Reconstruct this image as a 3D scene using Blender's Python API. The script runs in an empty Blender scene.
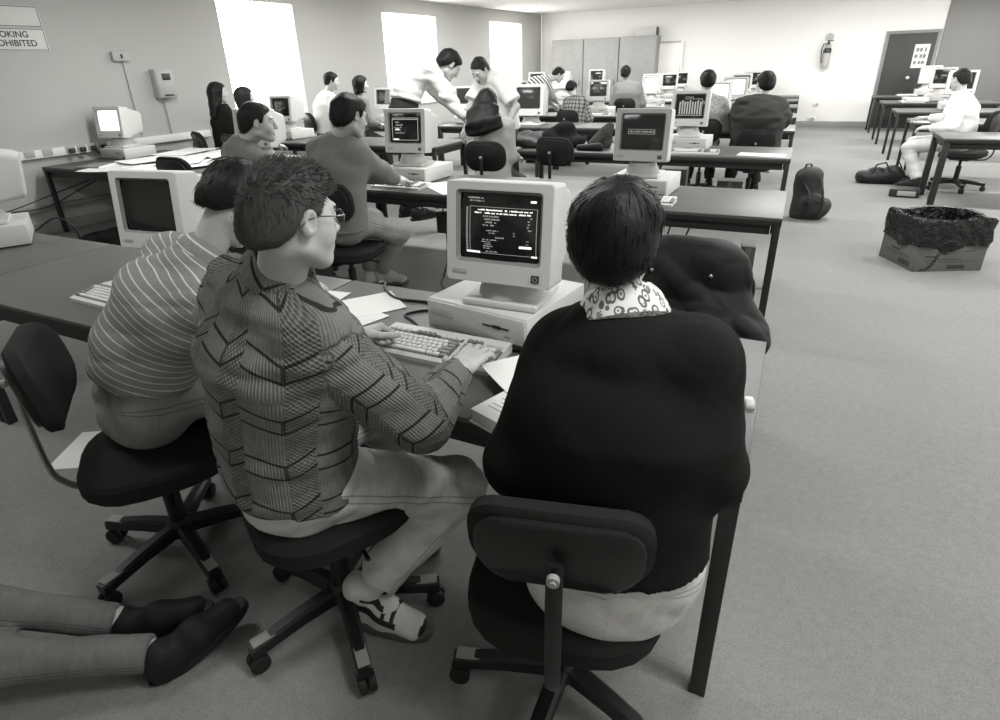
import bpy, bmesh, math, random
import numpy as np
from mathutils import Vector, Matrix
random.seed(7); rng = np.random.default_rng(7)
SC = bpy.context.scene
COL = SC.collection
PI = math.pi
def rad(a): return a * PI / 180
def V(*a): return np.array(a, float)
def nrm(v):
    v = np.asarray(v, float); return v / (np.linalg.norm(v) + 1e-12)
# ------------------------------------------------------------------ objects
def tag(o, label, cat, group=None, kind=None):
    o['label'] = label; o['category'] = cat
    if group: o['group'] = group
    if kind: o['kind'] = kind
    return o
def thing(name, label, cat, loc=(0, 0, 0), rz=0, group=None):
    o = bpy.data.objects.new(name, None); COL.objects.link(o)
    o.empty_display_size = .1
    o.location = loc; o.rotation_euler = (0, 0, rad(rz))
    return tag(o, label, cat, group)
def kids(o): return list(o.children)
def dup(src, loc, rz=0, label=None, group=None):
    def cp(o, par):
        c = o.copy(); COL.objects.link(c)
        if par is not None: c.parent = par
        for ch in kids(o): cp(ch, c)
        return c
    r = cp(src, None); r.location = loc; r.rotation_euler = (0, 0, rad(rz))
    if label: r['label'] = label
    if group: r['group'] = group
    return r
class MB:
    def __init__(s): s.v = []; s.f = []; s.m = []; s.n = 0
    def add(s, vs, fs, mi=0):
        b = s.n
        s.v.extend([tuple(map(float, p)) for p in vs]); s.n += len(vs)
        s.f.extend([tuple(b + i for i in f) for f in fs]); s.m.extend([mi] * len(fs))
        return s
    def box(s, c, size, bev=0.0, rot=None, mi=0, seg=2):
        bm = bmesh.new(); bmesh.ops.create_cube(bm, size=1)
        for v in bm.verts: v.co = Vector((v.co.x * size[0], v.co.y * size[1], v.co.z * size[2]))
        if bev > 0:
            bmesh.ops.bevel(bm, geom=bm.edges[:], offset=min(bev, min(size) * .49), segments=seg, affect='EDGES', profile=.5)
        R = rot if rot is not None else Matrix.Identity(3)
        vs = [R @ v.co + Vector(c) for v in bm.verts]; bm.verts.index_update()
        fs = [[v.index for v in f.verts] for f in bm.faces]; bm.free()
        return s.add(vs, fs, mi)
    def tube(s, pts, r, seg=8, mi=0, closed=False, flat=1.0):
        P = [V(*p) for p in pts]; n = len(P); rs = r if hasattr(r, '__len__') else [r] * n
        vs = []; prev = None
        for i in range(n):
            a = P[(i - 1) % n] if (closed or i > 0) else P[0]; b = P[(i + 1) % n] if (closed or i < n - 1) else P[-1]
            t = nrm(b - a)
            ref = prev if prev is not None else (V(0, 0, 1) if abs(t[2]) < .9 else V(1, 0, 0))
            u = nrm(ref - t * (ref @ t)); w = np.cross(t, u); prev = u
            for k in range(seg):
                q = 2 * PI * k / seg
                vs.append(P[i] + rs[i] * (u * math.cos(q) * flat + w * math.sin(q)))
        fs = []
        for i in range(n if closed else n - 1):
            for k in range(seg):
                j = (i + 1) % n
                fs.append((i * seg + k, i * seg + (k + 1) % seg, j * seg + (k + 1) % seg, j * seg + k))
        if not closed:
            fs.append(tuple(range(seg))[::-1]); fs.append(tuple((n - 1) * seg + k for k in range(seg)))
        return s.add(vs, fs, mi)
    def cyl(s, a, b, r, seg=16, r2=None, mi=0): return s.tube([a, b], [r, r if r2 is None else r2], seg, mi)
    def lathe(s, prof, seg=24, c=(0, 0, 0), sx=1, sy=1, mi=0, closed=False, axes=None):
        vs = []; n = len(prof)
        X, Y, Z = axes if axes else (V(1, 0, 0), V(0, 1, 0), V(0, 0, 1))
        for r, z in prof:
            for k in range(seg):
                q = 2 * PI * k / seg
                vs.append(V(*c) + X * (r * math.cos(q) * sx) + Y * (r * math.sin(q) * sy) + Z * z)
        fs = []
        for i in range(n if closed else n - 1):
            for k in range(seg):
                j = (i + 1) % n
                fs.append((i * seg + k, i * seg + (k + 1) % seg, j * seg + (k + 1) % seg, j * seg + k))
        if not closed:
            fs.append(tuple(range(seg))[::-1]); fs.append(tuple((n - 1) * seg + k for k in range(seg)))
        return s.add(vs, fs, mi)
    def loft(s, rings, mi=0, cap0=True, cap1=True):
        n = len(rings[0]); vs = [p for r in rings for p in r]; fs = []
        for i in range(len(rings) - 1):
            for k in range(n): fs.append((i * n + k, i * n + (k + 1) % n, (i + 1) * n + (k + 1) % n, (i + 1) * n + k))
        if cap0: fs.append(tuple(range(n))[::-1])
        if cap1: fs.append(tuple((len(rings) - 1) * n + k for k in range(n)))
        return s.add(vs, fs, mi)
    def grid(s, fn, nu, nv, mi=0):
        vs = [fn(i / nu, j / nv) for j in range(nv + 1) for i in range(nu + 1)]; w = nu + 1
        fs = [(j * w + i, j * w + i + 1, (j + 1) * w + i + 1, (j + 1) * w + i) for j in range(nv) for i in range(nu)]
        return s.add(vs, fs, mi)
def rrect(w, h, r, y=0, zc=0, xc=0, n=4):
    out = []
    for cx, cz, a0 in ((w / 2 - r, h / 2 - r, 0), (-w / 2 + r, h / 2 - r, 90), (-w / 2 + r, -h / 2 + r, 180), (w / 2 - r, -h / 2 + r, 270)):
        for k in range(n + 1):
            a = rad(a0 + 90 * k / n); out.append(V(xc + cx + r * math.cos(a), y, zc + cz + r * math.sin(a)))
    return out
def newmesh(name, verts, faces, mats, mi=None, sharp=35, uv=None):
    me = bpy.data.meshes.new(name); me.from_pydata([tuple(v) for v in verts], [], [tuple(f) for f in faces])
    me.update()
    for m in (mats if isinstance(mats, (list, tuple)) else [mats]): me.materials.append(m)
    if mi is not None and len(mi): me.polygons.foreach_set('material_index', np.asarray(mi, np.int32))
    me.polygons.foreach_set('use_smooth', np.ones(len(me.polygons), bool))
    if sharp: me.set_sharp_from_angle(angle=rad(sharp))
    if uv is not None:
        li = np.empty(len(me.loops), np.int32); me.loops.foreach_get('vertex_index', li)
        l = me.uv_layers.new(name='UVMap'); l.data.foreach_set('uv', np.asarray(uv, np.float32)[li].ravel())
    me.update(); return me
def obj(name, mb, mats, parent=None, loc=None, rz=None, sharp=35, uv=None):
    me = newmesh(name, mb.v, mb.f, mats, mb.m, sharp, uv)
    o = bpy.data.objects.new(name, me); COL.objects.link(o)
    if parent is not None: o.parent = parent
    if loc is not None: o.location = loc
    if rz is not None: o.rotation_euler = (0, 0, rad(rz))
    return o
def struct(name, mb, mats, parent=None, **k):
    o = obj(name, mb, mats, parent, **k)
    if parent is None: o['kind'] = 'structure'
    return o
# ------------------------------------------------------------------ shader expressions
class X:
    nt = None
    def __init__(s, k): s.k = k
    @staticmethod
    def op(op, *a):
        n = X.nt.nodes.new('ShaderNodeMath'); n.operation = op
        for i, q in enumerate(a):
            q = q.k if isinstance(q, X) else q
            if isinstance(q, (int, float)): n.inputs[i].default_value = q
            else: X.nt.links.new(q, n.inputs[i])
        return X(n.outputs[0])
    def __add__(s, o): return X.op('ADD', s, o)
    __radd__ = __add__
    def __sub__(s, o): return X.op('SUBTRACT', s, o)
    def __rsub__(s, o): return X.op('SUBTRACT', o, s)
    def __mul__(s, o): return X.op('MULTIPLY', s, o)
    __rmul__ = __mul__
    def __truediv__(s, o): return X.op('DIVIDE', s, o)
    def fr(s): return X.op('FRACT', s)
    def lt(s, o): return X.op('LESS_THAN', s, o)
    def gt(s, o): return X.op('GREATER_THAN', s, o)
    def sin(s): return X.op('SINE', s)
    def ab(s): return X.op('ABSOLUTE', s)
    def mx(s, o): return X.op('MAXIMUM', s, o)
    def mn(s, o): return X.op('MINIMUM', s, o)
    def fl(s): return X.op('FLOOR', s)
def col(v): return (v, v * .992, v * .958, 1)
def mk(name):
    m = bpy.data.materials.new(name); m.use_nodes = True; nt = m.node_tree; X.nt = nt
    b = nt.nodes['Principled BSDF']; return m, nt, b
def coords(nt, kind='Object'):
    tc = nt.nodes.new('ShaderNodeTexCoord'); return tc.outputs[kind]
def sep(nt, sock):
    s = nt.nodes.new('ShaderNodeSeparateXYZ'); nt.links.new(sock, s.inputs[0]); return X(s.outputs[0]), X(s.outputs[1]), X(s.outputs[2])
def noise(nt, sock, scale, detail=3, rough=.55, stretch=None):
    if stretch:
        mp = nt.nodes.new('ShaderNodeMapping'); mp.inputs['Scale'].default_value = stretch; nt.links.new(sock, mp.inputs[0]); sock = mp.outputs[0]
    n = nt.nodes.new('ShaderNodeTexNoise'); n.inputs['Scale'].default_value = scale; n.inputs['Detail'].default_value = detail; n.inputs['Roughness'].default_value = rough
    nt.links.new(sock, n.inputs['Vector']); return X(n.outputs['Fac'])
def setcol(nt, b, e):
    c = nt.nodes.new('ShaderNodeCombineColor')
    for i, f in enumerate((1, .992, .958)):
        q = e * f; nt.links.new(q.k, c.inputs[i])
    nt.links.new(c.outputs[0], b.inputs['Base Color'])
def setbump(nt, b, e, strength, dist):
    n = nt.nodes.new('ShaderNodeBump'); n.inputs['Strength'].default_value = strength; n.inputs['Distance'].default_value = dist
    nt.links.new(e.k, n.inputs['Height']); nt.links.new(n.outputs[0], b.inputs['Normal'])
def Mt(name, v, rough=.6, spec=.4, metal=0, nz=None, bump=None, stretch=None, coat=0):
    m, nt, b = mk(name)
    b.inputs['Base Color'].default_value = col(v); b.inputs['Roughness'].default_value = rough
    b.inputs['Specular IOR Level'].default_value = spec; b.inputs['Metallic'].default_value = metal
    if coat: b.inputs['Coat Weight'].default_value = coat
    c = coords(nt) if (nz or bump) else None
    if nz: setcol(nt, b, (noise(nt, c, nz[0], stretch=stretch) - .5) * (nz[1] * 2 * v) + v)
    if bump: setbump(nt, b, noise(nt, c, bump[0], stretch=stretch), bump[1], bump[2])
    return m
def Em(name, v, st):
    m, nt, b = mk(name); b.inputs['Base Color'].default_value = col(.0 if st else v)
    b.inputs['Emission Color'].default_value = col(v); b.inputs['Emission Strength'].default_value = st; b.inputs['Roughness'].default_value = .6
    return m
# ------------------------------------------------------------------ implicit surfaces -> one smooth mesh
def surface_nets(D, org, h):
    S = D < 0
    nx, ny, nz = D.shape
    c = np.zeros((nx - 1, ny - 1, nz - 1), np.int8)
    for i in (0, 1):
        for j in (0, 1):
            for k in (0, 1): c += S[i:nx - 1 + i, j:ny - 1 + j, k:nz - 1 + k]
    act = (c > 0) & (c < 8)
    I = np.argwhere(act)
    if len(I) == 0: return np.zeros((0, 3)), np.zeros((0, 4), int)
    idx = -np.ones(act.shape, np.int64); idx[act] = np.arange(len(I))
    acc = np.zeros((len(I), 3)); cnt = np.zeros(len(I))
    corners = [(i, j, k) for i in (0, 1) for j in (0, 1) for k in (0, 1)]
    val = {q: D[I[:, 0] + q[0], I[:, 1] + q[1], I[:, 2] + q[2]].astype(float) for q in corners}
    for q in corners:
        for ax in range(3):
            if q[ax] == 0:
                r = list(q); r[ax] = 1; r = tuple(r)
                a, b = val[q], val[r]; m = (a < 0) != (b < 0)
                t = a[m] / (a[m] - b[m])
                p = np.tile(np.array(q, float), (m.sum(), 1)); p[:, ax] += t
                acc[m] += p; cnt[m] += 1
    verts = org + h * (I + acc / cnt[:, None])
    F = []
    for ax in range(3):
        u, w = (ax + 1) % 3, (ax + 2) % 3
        sl0 = [slice(None)] * 3; sl1 = [slice(None)] * 3
        sl0[ax] = slice(0, -1); sl1[ax] = slice(1, None)
        A, B = S[tuple(sl0)], S[tuple(sl1)]
        E = np.argwhere(A != B)
        ok = (E[:, u] > 0) & (E[:, w] > 0) & (E[:, u] < D.shape[u] - 1) & (E[:, w] < D.shape[w] - 1)
        E = E[ok]
        if not len(E): continue
        du = np.zeros(3, int); du[u] = 1; dw = np.zeros(3, int); dw[w] = 1
        g = lambda Q: idx[Q[:, 0], Q[:, 1], Q[:, 2]]
        q = np.stack([g(E - du - dw), g(E - dw), g(E), g(E - du)], 1)
        inside = A[E[:, 0], E[:, 1], E[:, 2]]
        q[~inside] = q[~inside][:, ::-1]
        F.append(q)
    return verts, np.concatenate(F)
class SDF:
    def __init__(s): s.o = []
    def cap(s, a, b, ra, rb, k=.02, fa=False, fb=False, sub=False):
        a, b = V(*a), V(*b); r = max(ra, rb)
        s.o.append((np.minimum(a, b) - r, np.maximum(a, b) + r, k, sub, ('cap', a, b, ra, rb, fa, fb))); return s
    def ecap(s, a, b, side, r0, r1, k=.03, fa=False, fb=False, sub=False):
        a, b = V(*a), V(*b); r = max(max(r0), max(r1))
        s.o.append((np.minimum(a, b) - r, np.maximum(a, b) + r, k, sub, ('ecap', a, b, nrm(side), r0, r1, fa, fb))); return s
    def ell(s, c, rad_, axes=None, k=.02, sub=False):
        c = V(*c); r = max(rad_); A = np.array(axes, float) if axes is not None else np.eye(3)
        s.o.append((c - r, c + r, k, sub, ('ell', c, A, np.array(rad_, float)))); return s
    def fn(s, f): s.o.append((None, None, 0, False, ('fn', f))); return s
    @staticmethod
    def ev(p, P):
        t = p[0]
        if t == 'cap':
            _, a, b, ra, rb, fa, fb = p; ba = b - a; L2 = ba @ ba + 1e-12; L = math.sqrt(L2)
            d = P - a; tt = (d @ ba) / L2; tc = np.clip(tt, 0, 1)
            r = np.linalg.norm(d - tc[..., None] * ba, axis=-1) - (ra + (rb - ra) * tc)
        elif t == 'ecap':
            _, a, b, sd, r0, r1, fa, fb = p; ba = b - a; L2 = ba @ ba + 1e-12; L = math.sqrt(L2); ax = ba / L
            sd = nrm(sd - ax * (sd @ ax)); ot = np.cross(ax, sd)
            d = P - a; tt = (d @ ba) / L2; tc = np.clip(tt, 0, 1); e = d - tc[..., None] * ba
            rx = r0[0] + (r1[0] - r0[0]) * tc; ry = r0[1] + (r1[1] - r0[1]) * tc
            x, y, z = e @ sd, e @ ot, e @ ax; rm = np.minimum(rx, ry)
            k0 = np.sqrt((x / rx) ** 2 + (y / ry) ** 2 + (z / rm) ** 2)
            k1 = np.sqrt((x / rx ** 2) ** 2 + (y / ry ** 2) ** 2 + (z / rm ** 2) ** 2) + 1e-9
            r = k0 * (k0 - 1) / k1
        elif t == 'ell':
            _, c, A, R = p; d = (P - c) @ A.T; k0 = np.linalg.norm(d / R, axis=-1); k1 = np.linalg.norm(d / R ** 2, axis=-1) + 1e-9
            return k0 * (k0 - 1) / k1
        if fa: r = np.maximum(r, -tt * L)
        if fb: r = np.maximum(r, (tt - 1) * L)
        return r
    def mesh(s, h, disp=None):
        lo = np.min([o[0] for o in s.o if o[0] is not None and not o[3]], 0) - 4 * h - .01
        hi = np.max([o[1] for o in s.o if o[0] is not None and not o[3]], 0) + 4 * h + .01
        n = np.ceil((hi - lo) / h).astype(int) + 1
        D = np.full(n, .3, np.float32)
        ax = [lo[i] + h * np.arange(n[i]) for i in range(3)]
        for a, b, k, sub, p in s.o:
            if p[0] == 'fn':
                P = np.stack(np.meshgrid(*ax, indexing='ij'), -1); D = p[1](P, D).astype(np.float32); continue
            i0 = np.clip(np.floor((a - k - 3 * h - lo) / h).astype(int), 0, n); i1 = np.clip(np.ceil((b + k + 3 * h - lo) / h).astype(int) + 1, 0, n)
            if (i1 <= i0).any(): continue
            sl = tuple(slice(i0[q], i1[q]) for q in range(3))
            P = np.stack(np.meshgrid(*[ax[q][sl[q]] for q in range(3)], indexing='ij'), -1)
            d = s.ev(p, P); e = D[sl]
            kk = max(k, 1e-5)
            if sub:
                hh = np.maximum(kk - np.abs(-d - e), 0) / kk; D[sl] = np.maximum(e, -d) + hh * hh * kk / 4
            else:
                hh = np.maximum(kk - np.abs(d - e), 0) / kk; D[sl] = np.minimum(e, d) - hh * hh * kk / 4
        if disp is not None:
            m = np.abs(D) < .05
            J = np.argwhere(m); P = lo + h * J; D[m] += disp(P).astype(np.float32)
        return surface_nets(D, lo, h)
def wrinkle(amp, f=30, seed=0, st=(1, 1, 1)):
    r = np.random.default_rng(seed); K = r.normal(size=(5, 3)) * f * .45 * np.array(st); ph = r.uniform(0, 6.3, 5)
    W = r.normal(size=(5, 3)) * f * .2
    def g(P):
        a = np.zeros(len(P))
        for i in range(5): a += np.sin(P @ K[i] + ph[i] + 1.6 * np.sin(P @ W[i] + ph[-i]))
        return amp * a / 3
    return g
def folds(amp, seed, foci, s):
    """soft cloth folds: a gentle undulation everywhere, sharper creases gathering at the joints"""
    r = np.random.default_rng(seed); K = r.normal(size=(4, 3)) * np.array((20, 20, 34)) * .6; W = r.normal(size=(4, 3)) * 7; ph = r.uniform(0, 6.3, 4)
    F = np.array([np.asarray(f, float) for f in foci])
    def g(P):
        a = np.zeros(len(P)); b = np.zeros(len(P))
        for i in range(4):
            t = np.sin(P @ K[i] + ph[i] + 2.2 * np.sin(P @ W[i] + ph[-i])); a += t
            b += 1 - 2 * np.abs(np.sin(.8 * (P @ K[i]) + 2 * np.sin(P @ W[-i]) + ph[i])) ** .7
        d = np.min(np.linalg.norm(P[:, None, :] - F[None], axis=2), 1); w = np.exp(-(d / (.17 * s)) ** 2)
        return amp * (a * .22 + b * .42 * (w * .9 + .12))
    return g
def mesh_obj(name, vf, mats, parent, base, mi=None, uv=None, sharp=None):
    v, f = vf
    me = newmesh(name, v - np.asarray(base), f, mats, mi, sharp, uv)
    o = bpy.data.objects.new(name, me); COL.objects.link(o)
    if parent is not None: o.parent = parent
    return o
def join(*vfs):
    v = []; f = []; n = 0; tagz = []
    for i, (a, b) in enumerate(vfs):
        v.append(a); f.append(b + n); n += len(a); tagz.append(np.full(len(b), i))
    return np.concatenate(v), np.concatenate(f), np.concatenate(tagz)
# ------------------------------------------------------------------ materials
MAT = {}
def knit():
    m, nt, b = mk('patterned_knit'); uvn = coords(nt, 'UV'); u, v, _ = sep(nt, uvn)
    U = u * (1 / .128) + .35; fu = U.fr(); smooth = fu.lt(.60)
    off = smooth * (fu * -.035) + (1 - smooth) * (-.021 + (fu - .60) * .0525 * 2.0 - (fu - .60).gt(.2) * .0)
    Vv = (v - off) * (1 / .140); fv = Vv.fr()
    l1 = fv.lt(.045); l2 = fv.gt(.30) * fv.lt(.345); line = l1.mx(l2)
    edge = ((fu - .60).ab()).lt(.028) * fv.lt(.35)
    chk = ((u * (2 * PI / .0105)).sin() * (v * (2 * PI / .0105)).sin()); dots = chk.gt(.12) * (1 - smooth)
    rib = (u * (2 * PI / .0058)).sin()
    dark = line.mx(edge * .8).mx(dots * .5)
    base = .19 + smooth * rib * .010
    n = noise(nt, uvn, 60, 2)
    setcol(nt, b, (base * (1 - dark * .82)) * (n * .5 + .75))
    h = smooth * rib * .35 + (1 - smooth) * chk * .8 - line * 1.2
    setbump(nt, b, h, .7, .003); b.inputs['Roughness'].default_value = .95; b.inputs['Specular IOR Level'].default_value = .1
    return m
def striped(name, base, line, per, wid, rough=.9, u2=None):
    m, nt, b = mk(name); uvn = coords(nt, 'UV'); u, v, _ = sep(nt, uvn)
    s = (v * (1 / per)).fr().lt(wid)
    e = s * (line - base) + base
    if u2: s2 = (u * (1 / u2)).fr().lt(.35); s1 = (v * (1 / u2)).fr().lt(.35); e = (1 - s1 * .55) * (1 - s2 * .55) * base + s1 * s2 * -.01
    n = noise(nt, uvn, 140, 2); setcol(nt, b, e * (n * .4 + .8)); b.inputs['Roughness'].default_value = rough; b.inputs['Specular IOR Level'].default_value = .12
    setbump(nt, b, n, .15, .002); return m
def denim(name, v0, amt=.35):
    m, nt, b = mk(name); uvn = coords(nt, 'UV'); u, v, _ = sep(nt, uvn); c = coords(nt)
    n = noise(nt, c, 9, 4, .6); n2 = noise(nt, uvn, 240, 2, .6, (1, 3, 1)); n3 = noise(nt, uvn, 30, 2, .5, (.5, 2.2, 1))
    seam = (u.ab() - .008).ab().lt(.0018)
    e = ((n - .5) * (amt * 2) + 1) * v0 * (n2 * .5 + .75) * (n3 * .3 + .85) * (1 - seam * .45); setcol(nt, b, e)
    setbump(nt, b, n3 + n2 * .15, .35, .006); b.inputs['Roughness'].default_value = .9; b.inputs['Specular IOR Level'].default_value = .15; return m
def floral():
    m, nt, b = mk('floral_cotton'); uvn = coords(nt, 'UV')
    vo = nt.nodes.new('ShaderNodeTexVoronoi'); vo.inputs['Scale'].default_value = 72; nt.links.new(uvn, vo.inputs['Vector'])
    d = X(vo.outputs['Distance']); ring = (d - .42).ab().lt(.10); n = noise(nt, uvn, 55, 2)
    dk = ring.mx(d.lt(.14)).mx(n.gt(.62) * .8); setcol(nt, b, .72 - dk * .6); b.inputs['Roughness'].default_value = .9; return m
def carpet():
    m, nt, b = mk('short_pile_carpet'); c = coords(nt)
    n = noise(nt, c, 160, 3, .7); n2 = noise(nt, c, 1.1, 4, .6); n3 = noise(nt, c, 34, 2)
    setcol(nt, b, (n * .9 + .55) * (n2 * .22 + .89) * (n3 * .3 + .85) * .25); setbump(nt, b, n, .5, .004)
    b.inputs['Roughness'].default_value = 1; b.inputs['Specular IOR Level'].default_value = .05; return m
def laminate(name, v0, rough=.36):
    m, nt, b = mk(name); c = coords(nt)
    n = noise(nt, c, 6, 4, .6, (1, 16, 1)); n2 = noise(nt, c, 40, 3, .7, (1, 14, 1))
    setcol(nt, b, (n * .35 + .82) * (n2 * .35 + .82) * v0); b.inputs['Roughness'].default_value = rough; b.inputs['Specular IOR Level'].default_value = .35
    return m
def hairm(name, v0, rough=.5, spec=.16):
    m, nt, b = mk(name); c = coords(nt); n = noise(nt, c, 90, 3, .6, (1, 1, .18)); n2 = noise(nt, c, 14, 2)
    setcol(nt, b, (n * 1.1 + .45) * (n2 * .5 + .75) * v0); setbump(nt, b, n, .6, .004); b.inputs['Roughness'].default_value = rough; b.inputs['Specular IOR Level'].default_value = spec; return m
def screen(name, v=.012):
    m, nt, b = mk(name); b.inputs['Base Color'].default_value = col(v); b.inputs['Roughness'].default_value = .12; b.inputs['Specular IOR Level'].default_value = .5
    return m
MAT['knit'] = knit(); MAT['polo'] = striped('striped_cotton', .24, .60, .0235, .14); MAT['shirt_stripes'] = striped('wide_stripes', .65, .06, .045, .45)
MAT['plaid'] = striped('plaid_cotton', .30, .3, 1, .0, u2=.06)
MAT['denim'] = denim('washed_denim', .60); MAT['denim_mid'] = denim('mid_denim', .29); MAT['denim_grey'] = denim('grey_denim', .15); MAT['denim_dark'] = denim('dark_denim', .09); MAT['light_trousers'] = denim('light_twill', .55, .12)
MAT['floral'] = floral(); MAT['carpet'] = carpet()
MAT['laminate'] = laminate('table_laminate', .105, .42); MAT['laminate_brown'] = laminate('cupboard_veneer', .27, .5)
MAT['edge'] = Mt('dark_table_edge', .022, .5, .3); MAT['steel_dark'] = Mt('dark_painted_steel', .02, .45, .4)
MAT['plastic'] = Mt('warm_white_plastic', .60, .5, .35, nz=(380, .10), bump=(500, .12, .001)); MAT['plastic2'] = Mt('pale_grey_plastic', .50, .5, .35, nz=(380, .10))
MAT['key'] = Mt('pale_keycaps', .62, .5, .35); MAT['key_dark'] = Mt('grey_keycaps', .20, .5, .35); MAT['keywell'] = Mt('key_well', .10, .6)
MAT['bezel_in'] = Mt('grey_screen_surround', .22, .5); MAT['slot'] = Mt('black_slot', .012, .5); MAT['badge'] = Mt('dark_badge', .03, .4); MAT['badge_in'] = Mt('badge_mark', .35, .4); MAT['plate'] = Mt('name_plate', .42, .4)
MAT['screen'] = screen('dark_screen_glass'); MAT['screen_grey'] = screen('grey_screen_glass', .035); MAT['glowing_screen'] = Em('glowing_screen', .8, .9); MAT['glow'] = Em('screen_characters', .9, .75); MAT['glow_dim'] = Em('dim_screen_characters', .6, .28); MAT['glow_mid'] = Em('screen_bars', .5, .4)
MAT['skin'] = Mt('skin', .48, .5, .35, nz=(45, .08), bump=(300, .15, .001)); MAT['skin_dark'] = Mt('tan_skin', .24, .5, .35, nz=(45, .08)); MAT['eye_white'] = Mt('eye_white', .7, .2); MAT['iris'] = Mt('dark_iris', .015, .2); MAT['lip'] = Mt('lips', .22, .45)
MAT['hair_black'] = hairm('black_hair', .010); MAT['hair_brown'] = hairm('brown_hair', .060); MAT['hair_dark'] = hairm('dark_brown_hair', .016)
MAT['black_knit'] = Mt('black_fleece', .014, .95, .08, nz=(220, .35), bump=(260, .35, .002)); MAT['dark_sweat'] = Mt('charcoal_jersey', .040, .95, .1, nz=(200, .2), bump=(240, .3, .002))
MAT['grey_sweat'] = Mt('grey_jersey', .19, .95, .1, nz=(200, .2), bump=(240, .3, .002)); MAT['mid_grey'] = Mt('mid_grey_cotton', .20, .95, .1, nz=(150, .15)); MAT['pale_grey'] = Mt('pale_grey_cotton', .36, .95, .1, nz=(150, .12)); MAT['white_cotton'] = Mt('white_cotton', .78, .95, .1, nz=(60, .05)); MAT['pattern'] = Mt('patterned_cotton', .30, .95, .1, nz=(38, .9))
MAT['black_cloth'] = Mt('black_cloth', .013, .9, .1, nz=(80, .3)); MAT['dark_trousers'] = Mt('dark_trousers', .03, .9, .1, nz=(80, .2))
MAT['leather_black'] = Mt('black_leather', .011, .62, .25, bump=(60, .2, .003)); MAT['sneaker'] = Mt('white_sneaker_leather', .66, .5, .3, bump=(120, .2, .002)); MAT['sneaker_dark'] = Mt('dark_sneaker_panel', .02, .5); MAT['sole_grey'] = Mt('grey_rubber', .10, .7); MAT['sole_black'] = Mt('black_rubber', .015, .6); MAT['sock'] = Mt('white_sock', .62, .95)
MAT['pale_shoe'] = Mt('pale_canvas_shoe', .42, .8)
MAT['chair_fabric'] = Mt('charcoal_chair_fabric', .020, .9, .15, nz=(300, .5), bump=(300, .3, .002)); MAT['chair_plastic'] = Mt('black_chair_plastic', .012, .4, .4); MAT['chair_steel'] = Mt('chair_chrome', .35, .3, .5, metal=.8); MAT['grip'] = Mt('grey_foot_pad', .30, .5)
MAT['paper'] = Mt('white_paper', .80, .9, .1, nz=(25, .03)); MAT['paper_print'] = striped('printed_paper', .78, .50, .011, .35); MAT['paper_edge'] = Mt('page_edges', .66, .9, .1)
MAT['wire'] = Mt('thin_metal_wire', .16, .35, .5, metal=.8); MAT['cable'] = Mt('black_cable', .015, .5)
m, nt, b = mk('spectacle_lens'); b.inputs['Base Color'].default_value = col(.9); b.inputs['Roughness'].default_value = .02; b.inputs['Transmission Weight'].default_value = 1; b.inputs['IOR'].default_value = 1.02; b.inputs['Alpha'].default_value = .35; MAT['lens'] = m
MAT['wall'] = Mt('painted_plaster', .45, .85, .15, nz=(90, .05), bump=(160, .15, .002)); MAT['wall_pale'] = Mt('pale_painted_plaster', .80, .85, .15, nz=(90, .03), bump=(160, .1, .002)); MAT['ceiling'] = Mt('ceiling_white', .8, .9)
MAT['skirting'] = Mt('grey_vinyl_skirting', .26, .6); MAT['white_paint'] = Mt('white_paint', .8, .5); MAT['grey_metal'] = Mt('pale_grey_metal', .42, .5); MAT['dark_plastic'] = Mt('dark_plastic', .03, .4); MAT['door'] = Mt('dark_grey_door', .055, .5, .3, nz=(6, .1)); MAT['frame'] = Mt('grey_door_frame', .22, .5); MAT['ink'] = Mt('dark_ink', .05, .7); MAT['sign'] = Mt('sign_white', .62, .6)
MAT['blind'] = Em('daylit_blind', 1.0, 3.1); MAT['cardboard'] = Mt('cardboard', .14, .85, .15, nz=(40, .12)); MAT['cardboard_ink'] = Mt('cardboard_print', .04, .8); MAT['bin_liner'] = Mt('black_polythene', .008, .16, .35, bump=(16, 1.0, .03)); MAT['nylon'] = Mt('dark_nylon', .035, .6, .3, nz=(30, .3), bump=(45, .4, .006)); MAT['nylon_black'] = Mt('black_nylon', .012, .5, .35, nz=(30, .3), bump=(45, .4, .006)); MAT['scarf'] = striped('patterned_scarf', .35, .12, .05, .5, u2=.04)
MAT['strap'] = Mt('black_strap', .015, .6)
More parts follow.
